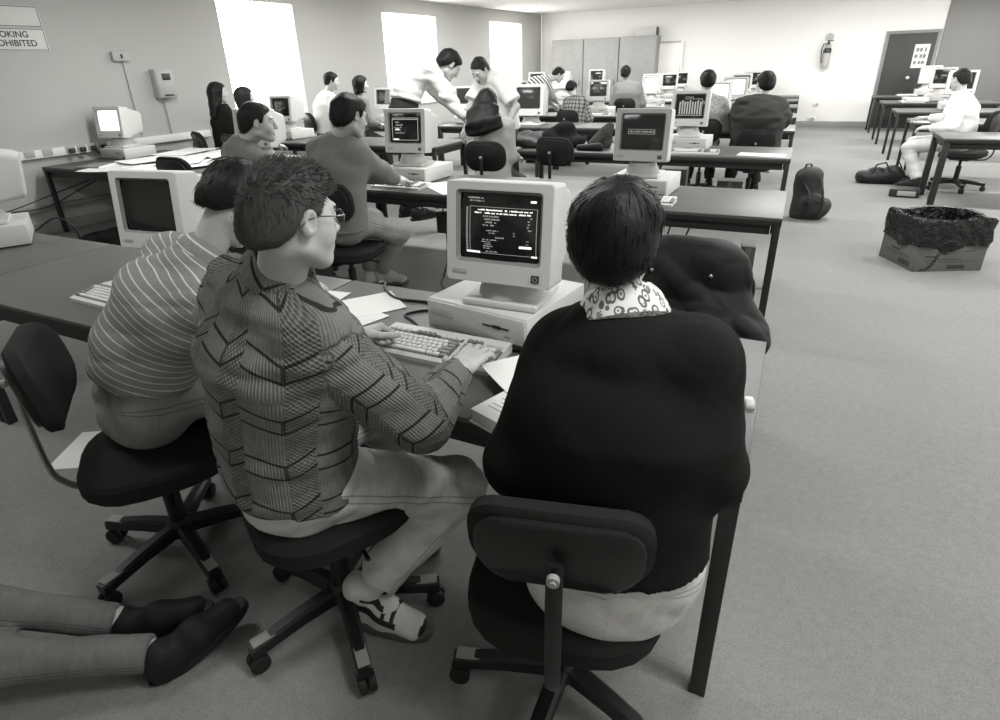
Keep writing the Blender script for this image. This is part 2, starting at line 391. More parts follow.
# ------------------------------------------------------------------ people
def ik(a, t, l1, l2, pole):
    d = t - a; L = min(np.linalg.norm(d), .995 * (l1 + l2)); u = nrm(d)
    x = (l1 * l1 - l2 * l2 + L * L) / (2 * L); h = math.sqrt(max(l1 * l1 - x * x, 0))
    p = np.asarray(pole, float); p = nrm(p - u * (p @ u))
    return a + u * x + p * h, a + u * L
def rot(v, ax, a):
    ax = nrm(ax); c, s = math.cos(a), math.sin(a)
    return v * c + np.cross(ax, v) * s + ax * (ax @ v) * (1 - c)
def hand_sdf(W, d, n, side, s=1.0, curl=(.35, .5, .35), spread=.08, thumb=.55, mul=(1, 1, 1, 1)):
    """W wrist, d towards the fingers, n out of the back of the hand, side = direction of the thumb"""
    S = SDF(); d = nrm(d); n = nrm(n - d * (n @ d)); t = np.cross(d, n); t = t if t @ side > 0 else -t
    offs = (.029, .010, -.010, -.028); kn = (.088, .092, .087, .077)
    S.ecap(W - d * .03 * s, W + d * .01 * s, t, (.027 * s, .021 * s), (.027 * s, .02 * s), .02)
    for o, k in zip(offs, kn): S.cap(W + (d * .008 + t * o * .62) * s, W + (d * k + t * o + n * .002) * s, .0145 * s, .0115 * s, .016 * s)
    S.ell(W + (d * .04 + t * .022 - n * .010) * s, V(.032, .019, .017) * s, [d, t, n], .015 * s)
    L = ((.044, .027, .021), (.048, .030, .022), (.044, .028, .022), (.034, .021, .019))
    for i in range(4):
        p = W + (d * kn[i] + t * offs[i] + n * .002) * s; q = nrm(d + t * spread * (1.2 - .8 * i)); a = 0
        rr = (.0096, .0088, .0080, .0070) if i < 3 else (.0084, .0077, .007, .0062)
        for j in range(3):
            a = curl[j] * mul[i]; nn = nrm(n - q * (n @ q)) if j == 0 else nrm(nn - q * (nn @ q)); q = nrm(q * math.cos(a) - nn * math.sin(a))
            e = p + q * L[i][j] * s; S.cap(p, e, rr[j] * s, rr[j + 1] * s, .004 * s); p = e
    p = W + (d * .024 + t * .026 - n * .008) * s; q = nrm(d * .55 + t * (.35 + thumb * .6) - n * .35)
    for j, (l, r0, r1) in enumerate(((.042, .0140, .0112), (.033, .0112, .0098), (.026, .0098, .0078))):
        e = p + q * l * s; S.cap(p, e, r0 * s, r1 * s, .008 * s if j == 0 else .004 * s); p = e; q = nrm(q + d * .30 - t * .18)
    return S
def head_prims(S, c, X_, Y_, Z_, s, neck, nr=.049):
    T = lambda x, y, z: c + (X_ * x + Y_ * y + Z_ * z) * s
    ax = [X_, Y_, Z_]; E = lambda p, r, k=.02, sub=False: S.ell(T(*p), V(*r) * s, ax, k, sub)
    E((0, -.012, .022), (.074, .096, .088)); E((0, .03, -.045), (.053, .060, .064), .03)
    E((0, .072, -.098), (.022, .021, .018), .04)
    for q in (-1, 1):
        E((q * .038, .052, -.030), (.024, .028, .032), .035); S.cap(T(q * .050, .0, -.062), T(q * .020, .066, -.098), .017 * s, .015 * s, .025)
    S.cap(T(-.036, .080, .024), T(.036, .080, .024), .011 * s, .011 * s, .018)
    for q in (-1, 1): E((q * .032, .096, .006), (.017, .013, .011), .012, True)
    S.cap(T(0, .088, .016), T(0, .110, -.028), .0085 * s, .013 * s, .012)
    for q in (-1, 1): E((q * .011, .102, -.033), (.009, .011, .008), .006)
    S.cap(T(-.020, .088, -.062), T(.020, .088, -.062), .0065 * s, .0065 * s, .01); S.cap(T(-.017, .086, -.073), T(.017, .086, -.073), .0075 * s, .0075 * s, .01)
    for q in (-1, 1): E((q * .032, .080, .006), (.0125, .0125, .0125), .003)
    for q in (-1, 1):
        a = [nrm(X_ + Y_ * .35 * -q), nrm(Y_ - X_ * -.35 * q), nrm(Z_ - Y_ * .2)]
        S.ell(T(q * .079, -.004, -.002), V(.010, .019, .032) * s, a, .006)
        S.ell(T(q * .087, .001, .002), V(.006, .011, .020) * s, a, .004, True)
    S.cap(T(0, -.022, -.055), neck, nr * s, (nr + .004) * s, .025)
    return T
HAIR = {
 'short':  dict(t=(.012, .014, .016), line=[(-.13, -.075), (-.06, -.06), (-.035, -.035), (-.012, .012), (.012, -.005), (.032, .0), (.045, .045), (.075, .072), (.12, .082)]),
 'spiky':  dict(t=(.010, .013, .018), line=[(-.13, -.07), (-.06, -.055), (-.035, -.03), (-.012, .018), (.012, -.002), (.032, .005), (.045, .05), (.08, .066), (.14, .066)]),
 'full':   dict(t=(.016, .020, .016), line=[(-.13, -.09), (-.06, -.075), (-.035, -.045), (-.012, .005), (.012, -.02), (.032, -.01), (.045, .045), (.075, .070), (.14, .076)]),
 'bob':    dict(t=(.024, .026, .020), line=[(-.13, -.12), (-.03, -.12), (.035, -.10), (.05, .04), (.075, .066), (.14, .076)]),
 'long':   dict(t=(.020, .022, .018), line=[(-.13, -.16), (-.03, -.16), (.035, -.12), (.05, .04), (.075, .066), (.14, .076)]),
}
def hair_mesh(style, c, A, s, h, disp, fall=None):
    H = HAIR[style]; tx, ty, tz = H['t']; X_, Y_, Z_ = A; S = SDF()
    T = lambda x, y, z: c + (X_ * x + Y_ * y + Z_ * z) * s
    S.ell(T(0, -.012, .022), V(.074 + tx, .096 + ty, .088 + tz) * s, A, .02)
    S.cap(T(0, -.055, -.035), T(0, -.05, -.075), (.058 + .6 * tx) * s, (.045 + tx * .6) * s, .03)
    if style == 'spiky': S.ell(T(0, .058, .066), V(.056, .042, .032) * s, A, .03); S.ell(T(0, -.005, .072), V(.064, .080, .034) * s, A, .03)
    if style == 'full': S.ell(T(0, -.02, .045), V(.088, .106, .074) * s, A, .03); S.ell(T(0, -.055, -.01), V(.080, .062, .070) * s, A, .03)
    ly = [q[0] for q in H['line']]; lz = [q[1] for q in H['line']]
    def cut(P, D):
        q = (P - c) / s; y = q @ Y_; z = q @ Z_
        e = (np.interp(y, ly, lz) - z) * s * .75; k = .022; hh = np.maximum(k - np.abs(D - e), 0) / k
        return np.maximum(D, e) + hh * hh * k / 4
    S.fn(cut)
    if style == 'full':
        for q in (-1, 1): S.ell(T(q * .096, -.002, -.004), V(.030, .017, .034) * s, A, .01, True)
    if style in ('bob', 'long'):
        for q in (-1, 1): S.cap(T(q * .066, -.01, .02), T(q * .07, .005, -.10), .034 * s, .03 * s, .03)
        S.ecap(T(0, -.05, .02), T(0, -.055, -.11), X_, (.085 * s, .06 * s), (.088 * s, .05 * s), .03)
    if fall is not None:
        prev = T(0, -.06, -.02)
        for p, w, th in fall: S.ecap(prev, p, X_, (w * s, th * s), (w * s, th * s), .03); prev = p
    return S.mesh(h, disp)
def strands(vf, c, A, s, style, n, ln, wd, seed):
    v, f = vf; r = np.random.default_rng(seed)
    P = v[f]; ce = P.mean(1); nn = np.cross(P[:, 2] - P[:, 0], P[:, 3] - P[:, 1]); ar = np.linalg.norm(nn, axis=1); nn /= ar[:, None] + 1e-12
    q = (ce - c) @ A.T / s
    keep = ((ce - c) * nn).sum(1) > .0
    ids = r.choice(np.nonzero(keep)[0], n, p=(ar * keep)[keep] / (ar * keep).sum())
    VV = []; FF = []; SH = []; b = 0
    crown = V(.01, -.05, .12)
    for i in ids:
        N = A @ nn[i]; p = A @ (ce[i] - c) / s + N * -.003 + r.normal(size=3) * .002
        down = p - crown; down = down - N * (down @ N); down = nrm(down)
        jit = r.normal(size=3) * .16
        top = np.clip((p[2] - .01) / .09, 0, 1)
        if style == 'spiky':
            fw = nrm(V(0, .75, .35)); d = nrm((1 - top) * nrm(down + N * .12) + top * nrm(fw * .8 + N * .75) + jit); L = ln * (.35 + .9 * top) * r.uniform(.7, 1.2)
        else:
            d = nrm(down + N * .10 + jit * .5); L = ln * (.5 + .6 * top) * r.uniform(.7, 1.15)
        side = nrm(np.cross(d, N)); w = wd * r.uniform(.7, 1.3); k = b
        for t in (0, .35, .7, 1.0):
            cc = p + d * L * t - N * (L * .22 * t * t) + (V(0, 0, -1) * L * .12 * t * t)
            ww = w * (1 - .85 * t)
            for o in (side * ww, N * ww * .8, -side * ww): VV.append(c + s * (A.T @ (cc + o)))
            b += 3
        for j in range(3):
            for e in range(3):
                a0 = k + 3 * j + e; a1 = k + 3 * j + (e + 1) % 3; FF.append((a0, a1, a1 + 3, a0 + 3))
    return np.array(VV), np.array(FF)
def shoe(parent, base, A_, toe, mats, s=1.0, high=False, h=.006, name='shoe'):
    """A_ ankle joint, toe = flat direction of the toes"""
    f = nrm(V(toe[0], toe[1], toe[2] if len(toe) > 2 else 0)); u = nrm(V(0, 0, 1) - f * f[2]); r = np.cross(f, u)
    o = A_ - u * .085 * s - f * .045 * s
    T = lambda x, y, z: o + (r * x + f * y + u * z) * s
    S = SDF()
    S.ecap(T(0, .018, .045), T(0, .12, .048), r, (.037 * s, .045 * s), (.042 * s, .05 * s), .02)
    S.ecap(T(0, .12, .045), T(0, .215, .032), r, (.043 * s, .048 * s), (.042 * s, .030 * s), .03)
    S.cap(T(0, .04, .05), T(0, .035, .115 if high else .085), .044 * s, .042 * s, .03)
    if high: S.ell(T(0, .075, .118), V(.030, .02, .035) * s, [r, f, u], .02)
    def cut(P, D): return np.maximum(D, .016 * s - (P - o) @ u)
    S.fn(cut); vf = S.mesh(.0026 if high else h)
    v, fc = vf; q = (v[fc].mean(1) - o) @ np.array([r, f, u]).T / s
    mi = np.zeros(len(fc), int)
    if high:                                    # dark panels of the basketball shoe
        x, y, z = q.T
        wav = .050 + .020 * np.sin(y * 60)
        mi[(np.abs(z - (.085 - .28 * (y - .05))) < .009) & (y > .05) & (y < .17)] = 1
        mi[(np.abs(z - (.105 - .2 * (y - .06))) < .005) & (y > .06) & (y < .13)] = 1
        mi[(y > .235) & (z > .030) & (z < .052)] = 1
        mi[(y > .12) & (y < .17) & (z > .055) & (z < .085) & (np.sin(y * 250) > .2)] = 1
        mi[(y < .03) & (np.abs(z - .06 - (y - 0) * -.5) < .007)] = 1
    so = mesh_obj(name, vf, [mats[0], mats[1]], parent, base, mi)
    mb = MB(); ring = []
    for k in range(28):
        a = 2 * PI * k / 28; y = .115 + .148 * math.sin(a); w = .044 * (1 - .18 * max(0, -math.sin(a))) * (1 + .06 * math.sin(a))
        x = w * np.sign(math.cos(a)) * abs(math.cos(a)) ** .75
        ring.append((x, y))
    mb.loft([[T(x * g, .115 + (y - .115) * g, z) - base for x, y in ring] for z, g in ((0, .95), (.006, 1.0), (.026, 1.0), (.030, .96))])
    sl = obj('sole', mb, mats[2], so); return so
def person(label, pel, face, group=None, lean=8, side=0, twist=0, s=1.0, head=None, hyaw=0, hpitch=5, hroll=0, stand=False,
           handL=None, handR=None, poleL=None, poleR=None, hdirL=None, hdirR=None, hnL=None, hnR=None, curl=(.35, .5, .35), curlL=None, thumb=.55, thumbL=None,
           footL=None, footR=None, toeL=None, toeR=None, kpL=None, kpR=None,
           top=None, pants=None, shoes=None, hair=('short', None), hero=0, sleeve='long', uvtop=True, loose=0.0, extra=None, fall=None, hem=.0, hstr=None, wr=.004, collar=None, bare_legs=False, skin=None, hsc=.93, shw=.155, elbL=None, elbR=None, aloose=None, legr=1.0, wl=.006, shL=None, shR=None, cuff=.92):
    pel = V(*pel); hb, hh, hd = [(.016, .009, .0075), (.011, .0065, .005), (.0085, .0042, .0035)][hero]
    f = V(-math.sin(rad(face)), math.cos(rad(face)), 0); r = np.cross(f, V(0, 0, 1)); z = V(0, 0, 1)
    def sd(a, b): return nrm(rot(rot(z, r, -rad(a)), f, rad(b)))
    d0, d1, d2 = sd(lean * .35, side * .5), sd(lean * .9, side), sd(lean * 1.25, side)
    if head is not None and not stand and hero < 2:
        q3 = pel + (d0 * .16 + d1 * .17 + d2 * .17) * s; pel[2] += float(np.clip(np.linalg.norm(V(*head) - q3) - .172 * s, -.03, .09))
    P0 = pel; P1 = P0 + d0 * .16 * s; P2 = P1 + d1 * .17 * s; P3 = P2 + d2 * .17 * s
    sh = rot(r, z, rad(twist)); sh = nrm(sh - d2 * (sh @ d2)); bk = np.cross(d2, sh) * -1     # bk = forward of the chest
    bk = nrm(np.cross(d2, sh)); bk = bk if bk @ f > 0 else -bk
    SL, SR = P3 - d2 * .072 * s - sh * shw * s, P3 - d2 * .072 * s + sh * shw * s
    if shL is not None: SL = V(*shL)
    if shR is not None: SR = V(*shR)
    hl = r * .085 * s; HL, HR = P0 - hl, P0 + hl
    # legs
    th, sn = .43 * s, .415 * s
    def leg(H, q, foot, kp):
        if foot is None: foot = V(H[0], H[1], .095) + (f * (.40 if not stand else .02) + r * q * .05) * s
        foot = V(*foot); kp = kp if kp is not None else f + z * .6
        return ik(H, foot, th, sn, kp)
    KL, AL = leg(HL, -1, footL, kpL); KR, AR = leg(HR, 1, footR, kpR)
    # arms
    ua, fa = .285 * s, .255 * s
    def arm(S_, q, hand, pole):
        if hand is None:
            hand = (P0 + f * .30 * s + r * q * .13 * s + z * .10 * s) if not stand else S_ - z * .5 * s + f * .08 + r * q * .05
        hand = V(*hand); pole = pole if pole is not None else (r * q * .6 - z - f * .25)
        return ik(S_, hand, ua, fa, V(*pole))
    EL, WL = arm(SL, -1, handL, poleL); ER, WR = arm(SR, 1, handR, poleR)
    if elbL is not None: EL = V(*elbL); WL = V(*handL)
    if elbR is not None: ER = V(*elbR); WR = V(*handR)
    # head
    hyv = rot(f, z, rad(hyaw + twist * .5)); nd = nrm(d2 * .6 + z * .5)
    if head is not None: HC = V(*head)
    else: HC = P3 + nd * .165 * s + f * .02 * s
    X_ = np.cross(hyv, z); Yh = rot(hyv, X_, -rad(hpitch)); Zh = np.cross(X_, Yh)
    X_ = rot(X_, Yh, rad(hroll)); Zh = rot(Zh, Yh, rad(hroll)); A = np.array([X_, Yh, Zh]); hs = s * hsc
    nd = nrm(HC - Zh * .05 * hs - P3 + d2 * .02)
    base = V(pel[0], pel[1], 0)
    skin = skin or MAT['skin']
    # ---- body, one surface
    B = SDF()
    B.ecap(P0 - d0 * .02 * s, P1, r, (.145 * s, .105 * s), (.125 * s, .090 * s), .05); B.ecap(P1, P2, r, (.125 * s, .09 * s), (.145 * s, .10 * s), .05)
    B.ecap(P2, P3 - d2 * .05 * s, sh, (.145 * s, .10 * s), (.13 * s, .075 * s), .05); 
    for S_ in (SL, SR): B.cap(P3 - d2 * .05 * s, S_, .045 * s, .048 * s, .05)
    B.cap(P3 - d2 * .04 * s, HC - Zh * .05 * hs, .048 * s, .044 * s, .02)
    for S_, E_, W_ in ((SL, EL, WL), (SR, ER, WR)): B.cap(S_, E_, .046 * s, .036 * s, .03); B.cap(E_, W_, .037 * s, .025 * s, .02)
    for H, K, N in ((HL, KL, AL), (HR, KR, AR)): B.cap(H, K, .072 * s, .05 * s, .04); B.cap(K, N, .05 * s, .034 * s, .03)
    bv = B.mesh(hb)
    Hd = SDF(); T = head_prims(Hd, HC, X_, Yh, Zh, hs, P3 - d2 * .02 * s)
    hv = Hd.mesh(hh)
    hands = []
    for W_, E_, q, dr, n_, cu, tb in ((WL, EL, -1, hdirL, hnL, curlL or curl, thumbL if thumbL is not None else thumb), (WR, ER, 1, hdirR, hnR, curl, thumb)):
        fd = nrm(W_ - E_); dr = nrm(dr) if dr is not None else nrm(fd * .7 + f * .3 - z * .05)
        n_ = V(*n_) if n_ is not None else z * .9 + r * q * .35 + f * .1
        hands.append(hand_sdf(W_, dr, n_, -r * q + f * .2, s, cu, .1, tb).mesh(hd))
    v, fc, tg = join(bv, hv, *hands)
    mi = np.zeros(len(fc), int)
    ce = (v[fc].mean(1) - HC) @ A.T / hs
    m = tg == 1
    for q in (-1, 1):
        e = np.linalg.norm(ce - V(q * .032, .080, .006), axis=1); mi[m & (e < .0145) & (ce[:, 1] > .084)] = 1
        e2 = np.linalg.norm((ce - V(q * .032, .093, .005))[:, [0, 2]], axis=1); mi[m & (e < .0150) & (ce[:, 1] > .088) & (e2 < .0058)] = 2
        mi[m & (np.abs(ce[:, 2] - .027 + .1 * np.abs(ce[:, 0] - q * .03)) < .0035) & (np.abs(ce[:, 0] - q * .034) < .019) & (ce[:, 1] > .078)] = 2
    mi[m & (ce[:, 1] > .085) & (np.abs(ce[:, 2] + .067) < .009) & (np.abs(ce[:, 0]) < .022)] = 3
    me = newmesh('person', v - base, fc, [skin, MAT['eye_white'], MAT['iris'], MAT['lip']], mi, None)
    o = bpy.data.objects.new('person', me); COL.objects.link(o); o.location = base
    tag(o, label, 'person', group)
    # ---- top
    if top is not None:
        S = SDF(); g = loose; al = loose * .6 if aloose is None else aloose
        hemP = P0 - d0 * (.055 - hem) * s
        S.ecap(hemP, P1, r, ((.172 + g) * s, (.128 + g) * s), ((.152 + g) * s, (.112 + g) * s), .05, fa=True)
        S.ecap(P1, P2, r, ((.152 + g) * s, (.112 + g) * s), ((.168 + g) * s, (.120 + g) * s), .05); S.ecap(P2, P3 - d2 * .055 * s, sh, ((.168 + g) * s, (.120 + g) * s), ((.12 + g * .3) * s, (.080 + g * .3) * s), .05)
        
        for S_ in (SL, SR): S.cap(P3 - d2 * .035 * s, S_, .058 * s, (.060 + g * .3) * s, .06)
        S.cap(P3 - d2 * .03 * s, P3 + nd * .022 * s, .080 * s, .062 * s, .04, fb=True)
        for S_, E_, W_ in ((SL, EL, WL), (SR, ER, WR)):
            if sleeve == 'long':
                S.cap(S_, E_, (.062 + al * .8) * s, (.052 + al) * s, .045); W2 = E_ + (W_ - E_) * .90; S.cap(E_, W2, (.052 + al) * s, (.037 + al * .4) * s, .03, fb=True)
            else:
                S.cap(S_, S_ + (E_ - S_) * .78, (.064 + g * .5) * s, (.060 + g * .9) * s, .04, fb=True)
        vf = S.mesh(hb, folds(wr * s, len(label), [EL, ER, P1, SL, SR], s))
        if sleeve == 'long' and hero:
            pass
        uv = None
        if uvtop:
            v, fc = vf
            def seg(a, b, refv, off, rad0):
                ba = b - a; L = np.linalg.norm(ba); ax = ba / L; t = np.clip((v - a) @ ax / L, 0, 1); e = v - a - t[:, None] * ba
                rv = nrm(refv - ax * (refv @ ax)); ov = np.cross(ax, rv); ang = np.arctan2(e @ ov, e @ rv)
                return np.linalg.norm(e, axis=1), ang * rad0, off + (v - a) @ ax
            c = [(np.array(seg(P0, P1, -f, 0, .15)), .8), (np.array(seg(P1, P2, -f, .16 * s, .15)), .8), (np.array(seg(P2, P3, -bk, .33 * s, .15)), .8)]
            for S_, E_, W_ in ((SL, EL, WL), (SR, ER, WR)): c += [(np.array(seg(S_, E_, -z + f * .2, .0, .065)), 2.3), (np.array(seg(E_, W_, -z + f * .2, ua, .055)), 2.3)]
            dd = np.stack([q[0][0] * q[1] for q in c]); bi = dd.argmin(0); U = np.stack([q[0][1] for q in c]); VV = np.stack([q[0][2] for q in c])
            ar = np.arange(len(v)); uv = np.stack([U[bi, ar], VV[bi, ar]], 1)
            tz = bi < 3; wt = 1 / (dd[:3] + .02) ** 6; wt /= wt.sum(0); uv[tz, 1] = (wt * VV[:3]).sum(0)[tz]
        mesh_obj(top[0], vf, top[1], o, base, uv=uv)
    # ---- trousers
    if pants is not None:
        S = SDF(); S.ecap(P0 - d0 * .06 * s, P0 + d0 * max(.13, hem + .04) * s, r, (.165 * s, .125 * s), (.148 * s, .107 * s), .05, fb=True)
        for H, K, N in ((HL, KL, AL), (HR, KR, AR)):
            S.cap(H, K, .096 * s * legr, .070 * s * legr, .05)
            e = K + (N - K) * cuff; S.cap(K, e, .070 * s * legr, .056 * s * legr, .035, fb=True)
        vf = S.mesh(hb, folds(wl * s, len(label) + 3, [KL, KR, HL, HR, AL, AR], s)); v, fc = vf; b_ = None
        uv = None
        c = []
        for H, K, N in ((HL, KL, AL), (HR, KR, AR)):
            for a, b in ((H, K), (K, N)):
                ba = b - a; L = np.linalg.norm(ba); ax = ba / L; t = np.clip((v - a) @ ax / L, 0, 1); e = v - a - t[:, None] * ba
                rv = nrm(r - ax * (r @ ax)); ov = np.cross(ax, rv); c.append((np.linalg.norm(e, axis=1), np.arctan2(e @ ov, e @ rv) * .08, (v - a) @ ax))
        bi = np.stack([q[0] for q in c]).argmin(0); ar = np.arange(len(v))
        uv = np.stack([np.stack([q[1] for q in c])[bi, ar], np.stack([q[2] for q in c])[bi, ar]], 1)
        mesh_obj(pants[0], vf, pants[1], o, base, uv=uv)
    # ---- shoes
    if shoes is not None:
        for (K, N, to) in ((KL, AL, toeL), (KR, AR, toeR)):
            to = V(*to) if to is not None else f
            shoe(o, base, N, to, shoes, s, high=(hero == 2 and shoes[0] is MAT['sneaker']), h=hh if hero else .009)
            if len(shoes) > 3:
                mb = MB(); ax = nrm(K - N); mb.tube([N - base + ax * q for q in (.01, .04, .08, .12)], [.040 * s, .043 * s, .045 * s, .046 * s], 14); obj('sock', mb, shoes[3], o)
    # ---- hair
    style, hm = hair
    if style:
        vf = hair_mesh(style, HC, A, hs, hh, wrinkle(.0035 * s, 90, 5), [(V(*p), w, t) for p, w, t in fall] if fall else None)
        if hstr:
            st = strands(vf, HC, A, hs, *hstr); v, fc, _ = join(vf, st); vf = (v, fc)
        mesh_obj('hair', vf, hm, o, base)
    if collar:
        mat_, kind, ck = (*collar, 1.0)[:3]; mb = MB(); axz = nrm(nd * .8 + f * .12); yy = nrm(f - axz * (f @ axz)); xx = np.cross(yy, axz); cc = P3 + nd * (.022 if kind == 'crew' else .016) * s - base
        if kind == 'crew': prof = [(.079, -.012), (.084, .004), (.079, .024), (.071, .040), (.064, .045), (.062, .038), (.066, .02), (.070, 0)]
        else: prof = [(.094, -.006), (.090, .010), (.079, .034), (.066, .049), (.060, .049), (.059, .03), (.064, 0), (.078, -.016)]
        mb.lathe([(a * s * ck, b * s) for a, b in prof], 40, cc, 1.0, .92, axes=(xx, yy, axz), closed=True)
        uvs = [(i % 40 / 40 * .5, (i // 40) * .014) for i in range(len(mb.v))]
        obj('collar', mb, mat_, o, uv=uvs)
    J = dict(P0=P0, P1=P1, P2=P2, P3=P3, HC=HC, A=A, s=s, hs=hs, T=T, base=base, f=f, r=r, d0=d0, WL=WL, WR=WR, EL=EL, ER=ER, KR=KR, KL=KL, AR=AR, AL=AL, SL=SL, SR=SR)
    return o, J
def glasses(o, J):
    T, b, s = J['T'], J['base'], J['hs']; mb = MB()
    for q in (-1, 1):
        pts = [T(q * .034 + .022 * math.cos(a) * (1 if True else 0), .106 - .10 * abs(q * .034 + .022 * math.cos(a)), .000 + .018 * math.sin(a)) - b for a in np.linspace(0, 2 * PI, 21)[:-1]]
        mb.tube(pts, .0016 * s, 6, closed=True)
        mb.tube([T(q * .056, .1005, .008) - b, T(q * .076, .078, .010) - b, T(q * .083, .02, .012) - b, T(q * .083, -.012, .006) - b, T(q * .080, -.028, -.018) - b], .0018 * s, 6)
    mb.tube([T(-.012, .105, .006) - b, T(0, .110, .010) - b, T(.012, .105, .006) - b], .0015 * s, 6)
    g = obj('glasses', mb, MAT['wire'], o)
    for q in (-1, 1):
        ml = MB(); pts = [T(q * .034 + .021 * math.cos(a), .106 - .10 * abs(q * .034 + .021 * math.cos(a)), .000 + .017 * math.sin(a)) - b for a in np.linspace(0, 2 * PI, 21)[:-1]]
        n = len(pts); y = J['A'][1] * .001; ml.loft([[p - y for p in pts], [p + y for p in pts]]); obj('lens', ml, MAT['lens'], g)
# ------------------------------------------------------------------ furniture and machines
def table(label, x0, x1, y, depth, group, z=.72, leg=.042, mat='laminate', thin=False):
    w = x1 - x0; t = thing('table', label, 'table', ((x0 + x1) / 2, y + depth / 2, 0), 0, group)
    mb = MB().box((0, 0, z - .009), (w, depth, .018), .003); obj('tabletop', mb, MAT[mat], t)
    e = .016
    mb = MB()
    for a in (-1, 1): mb.box((0, a * (depth / 2 - .011), z - .033), (w - .004, .020, .030), .002); mb.box((a * (w / 2 - .011), 0, z - .033), (.020, depth - .044, .030), .002)
    obj('edge_band', mb, MAT['edge'], t)
    mb = MB()
    for a in (-1, 1): mb.box((0, a * (depth / 2 - .045), z - .078), (w - .12, .022, .06), .002); mb.box((a * (w / 2 - .045), 0, z - .078), (.022, depth - .12, .06), .002)
    obj('apron', mb, MAT['edge'], t)
    for a in (-1, 1):
        for b in (-1, 1):
            mb = MB().box((a * (w / 2 - leg / 2 - .004), b * (depth / 2 - leg / 2 - .004), (z - .05) / 2), (leg, leg, z - .05), .003); obj('leg', mb, MAT['steel_dark'], t)
    return t
_mon = None
def monitor_parts(root, scr, content=None, s=1.0, base=True, hk=1.0, st=.092):
    W, H, D = .365 * s, .335 * s * hk, .36 * s
    z0 = st * s
    zc = z0 + H / 2; tc, ts = math.cos(rad(7)), math.sin(rad(7))
    def ob(n_, m_, mat_, par_):                      # the case leans back a little on its swivel
        m_.v = [(x, .13 + (y - .13) * tc + (z - z0) * ts, z0 + (z - z0) * tc - (y - .13) * ts + .004) for x, y, z in m_.v]; return obj(n_, m_, mat_, par_)
    mb = MB()
    mb.loft([rrect(W, H, .012, 0.006, zc), rrect(W, H, .014, .02, zc), rrect(W, H, .014, .115 * s, zc), rrect(W * .90, H * .90, .02, .15 * s, zc + .004), rrect(W * .74, H * .74, .03, D - .03, zc + .012), rrect(W * .68, H * .68, .03, D, zc + .012)], cap0=False)
    hs = ob('housing', mb, MAT['plastic'], root)
    v = MB()
    for i in range(7): v.box((0, .17 * s + i * .018, zc + H * .44 - i * .0068), (W * .45, .006, .004)); 
    ob('vent', v, MAT['slot'], hs)
    so = (.272 * s, .215 * s * hk, .012); zs = zc + .020 * s
    mb = MB(); R0 = rrect(W, H, .012, .006, zc); R1 = rrect(W - .006, H - .006, .012, 0, zc); R2 = rrect(so[0] + .022, so[1] + .022, .014, 0, zs)
    mb.loft([R0, R1, R2], cap0=False, cap1=False); bz = ob('bezel', mb, MAT['plastic'], root)
    mb = MB(); mb.loft([R2, rrect(so[0] + .002, so[1] + .002, .010, .014, zs)], cap0=False, cap1=False); ob('screen_surround', mb, MAT['bezel_in'], bz)
    def f(u, w):
        x, z = (u - .5), (w - .5); return V(x * so[0] * 1.02, .016 - .011 * (1 - (2 * x) ** 2) * 1 - .008 * (1 - (2 * z) ** 2) + .006, zs + z * so[1] * 1.02)
    mb = MB().grid(f, 14, 12); sc = ob('screen', mb, scr, root)
    if content:
        for nm, mat, rects in content:
            mb = MB()
            for (x0, z0_, x1, z1) in rects:
                ns = max(1, int((x1 - x0) / .07)); nv = max(1, int((z1 - z0_) / .08))
                mb.grid(lambda u, w: f(x0 + (x1 - x0) * u, z0_ + (z1 - z0_) * w) - V(0, .0012, 0), ns, nv)
            ob(nm, mb, mat, sc)
    mb = MB().box((W * .36, -.001, z0 + .030 * s), (.026 * s, .006, .024 * s), .002); bd = ob('badge', mb, MAT['badge'], root)
    mb = MB(); mb.tube([V(W * .36 + .007 * s * math.cos(a), -.0045, z0 + .030 * s + .007 * s * math.sin(a)) for a in np.linspace(0, 2 * PI, 13)[:-1]], .0012, 5, closed=True); ob('emblem', mb, MAT['badge_in'], bd)
    mb = MB().box((-W * .36, -.0005, z0 + .034 * s), (.052 * s, .004, .015 * s), .001); ob('name_plate', mb, MAT['plate'], root)
    if base:
        mb = MB(); mb.lathe([(.112 * s, .021), (.110 * s, .040), (.100 * s, .060), (.092 * s, .080), (.092 * s, z0 + .004)], 28, (0, .13 * s, 0)); obj('swivel', mb, MAT['plastic2'], root)
        mb = MB().box((0, .13 * s, .0125), (.265 * s, .245 * s, .023), .007); obj('base', mb, MAT['plastic'], root)
    return root
def text_rows(seed, rows, x0, x1, z0, z1, ragged=True):
    r = random.Random(seed); out = []; dz = (z1 - z0) / rows
    for i in range(rows):
        x = x0 + (r.random() * .05 if ragged else 0); zz = z1 - (i + 1) * dz
        end = x0 + (x1 - x0) * (r.uniform(.45, 1) if ragged else 1)
        while x < end:
            w = r.uniform(.006, .011); 
            if r.random() > .17: out.append((x, zz + dz * .2, x + w, zz + dz * (.2 + r.uniform(.35, .6))))
            x += w + .004
    return out
def frame_rects(x0, z0, x1, z1, w=.006): return [(x0, z0, x1, z0 + w), (x0, z1 - w, x1, z1), (x0, z0, x0 + w, z1), (x1 - w, z0, x1, z1)]
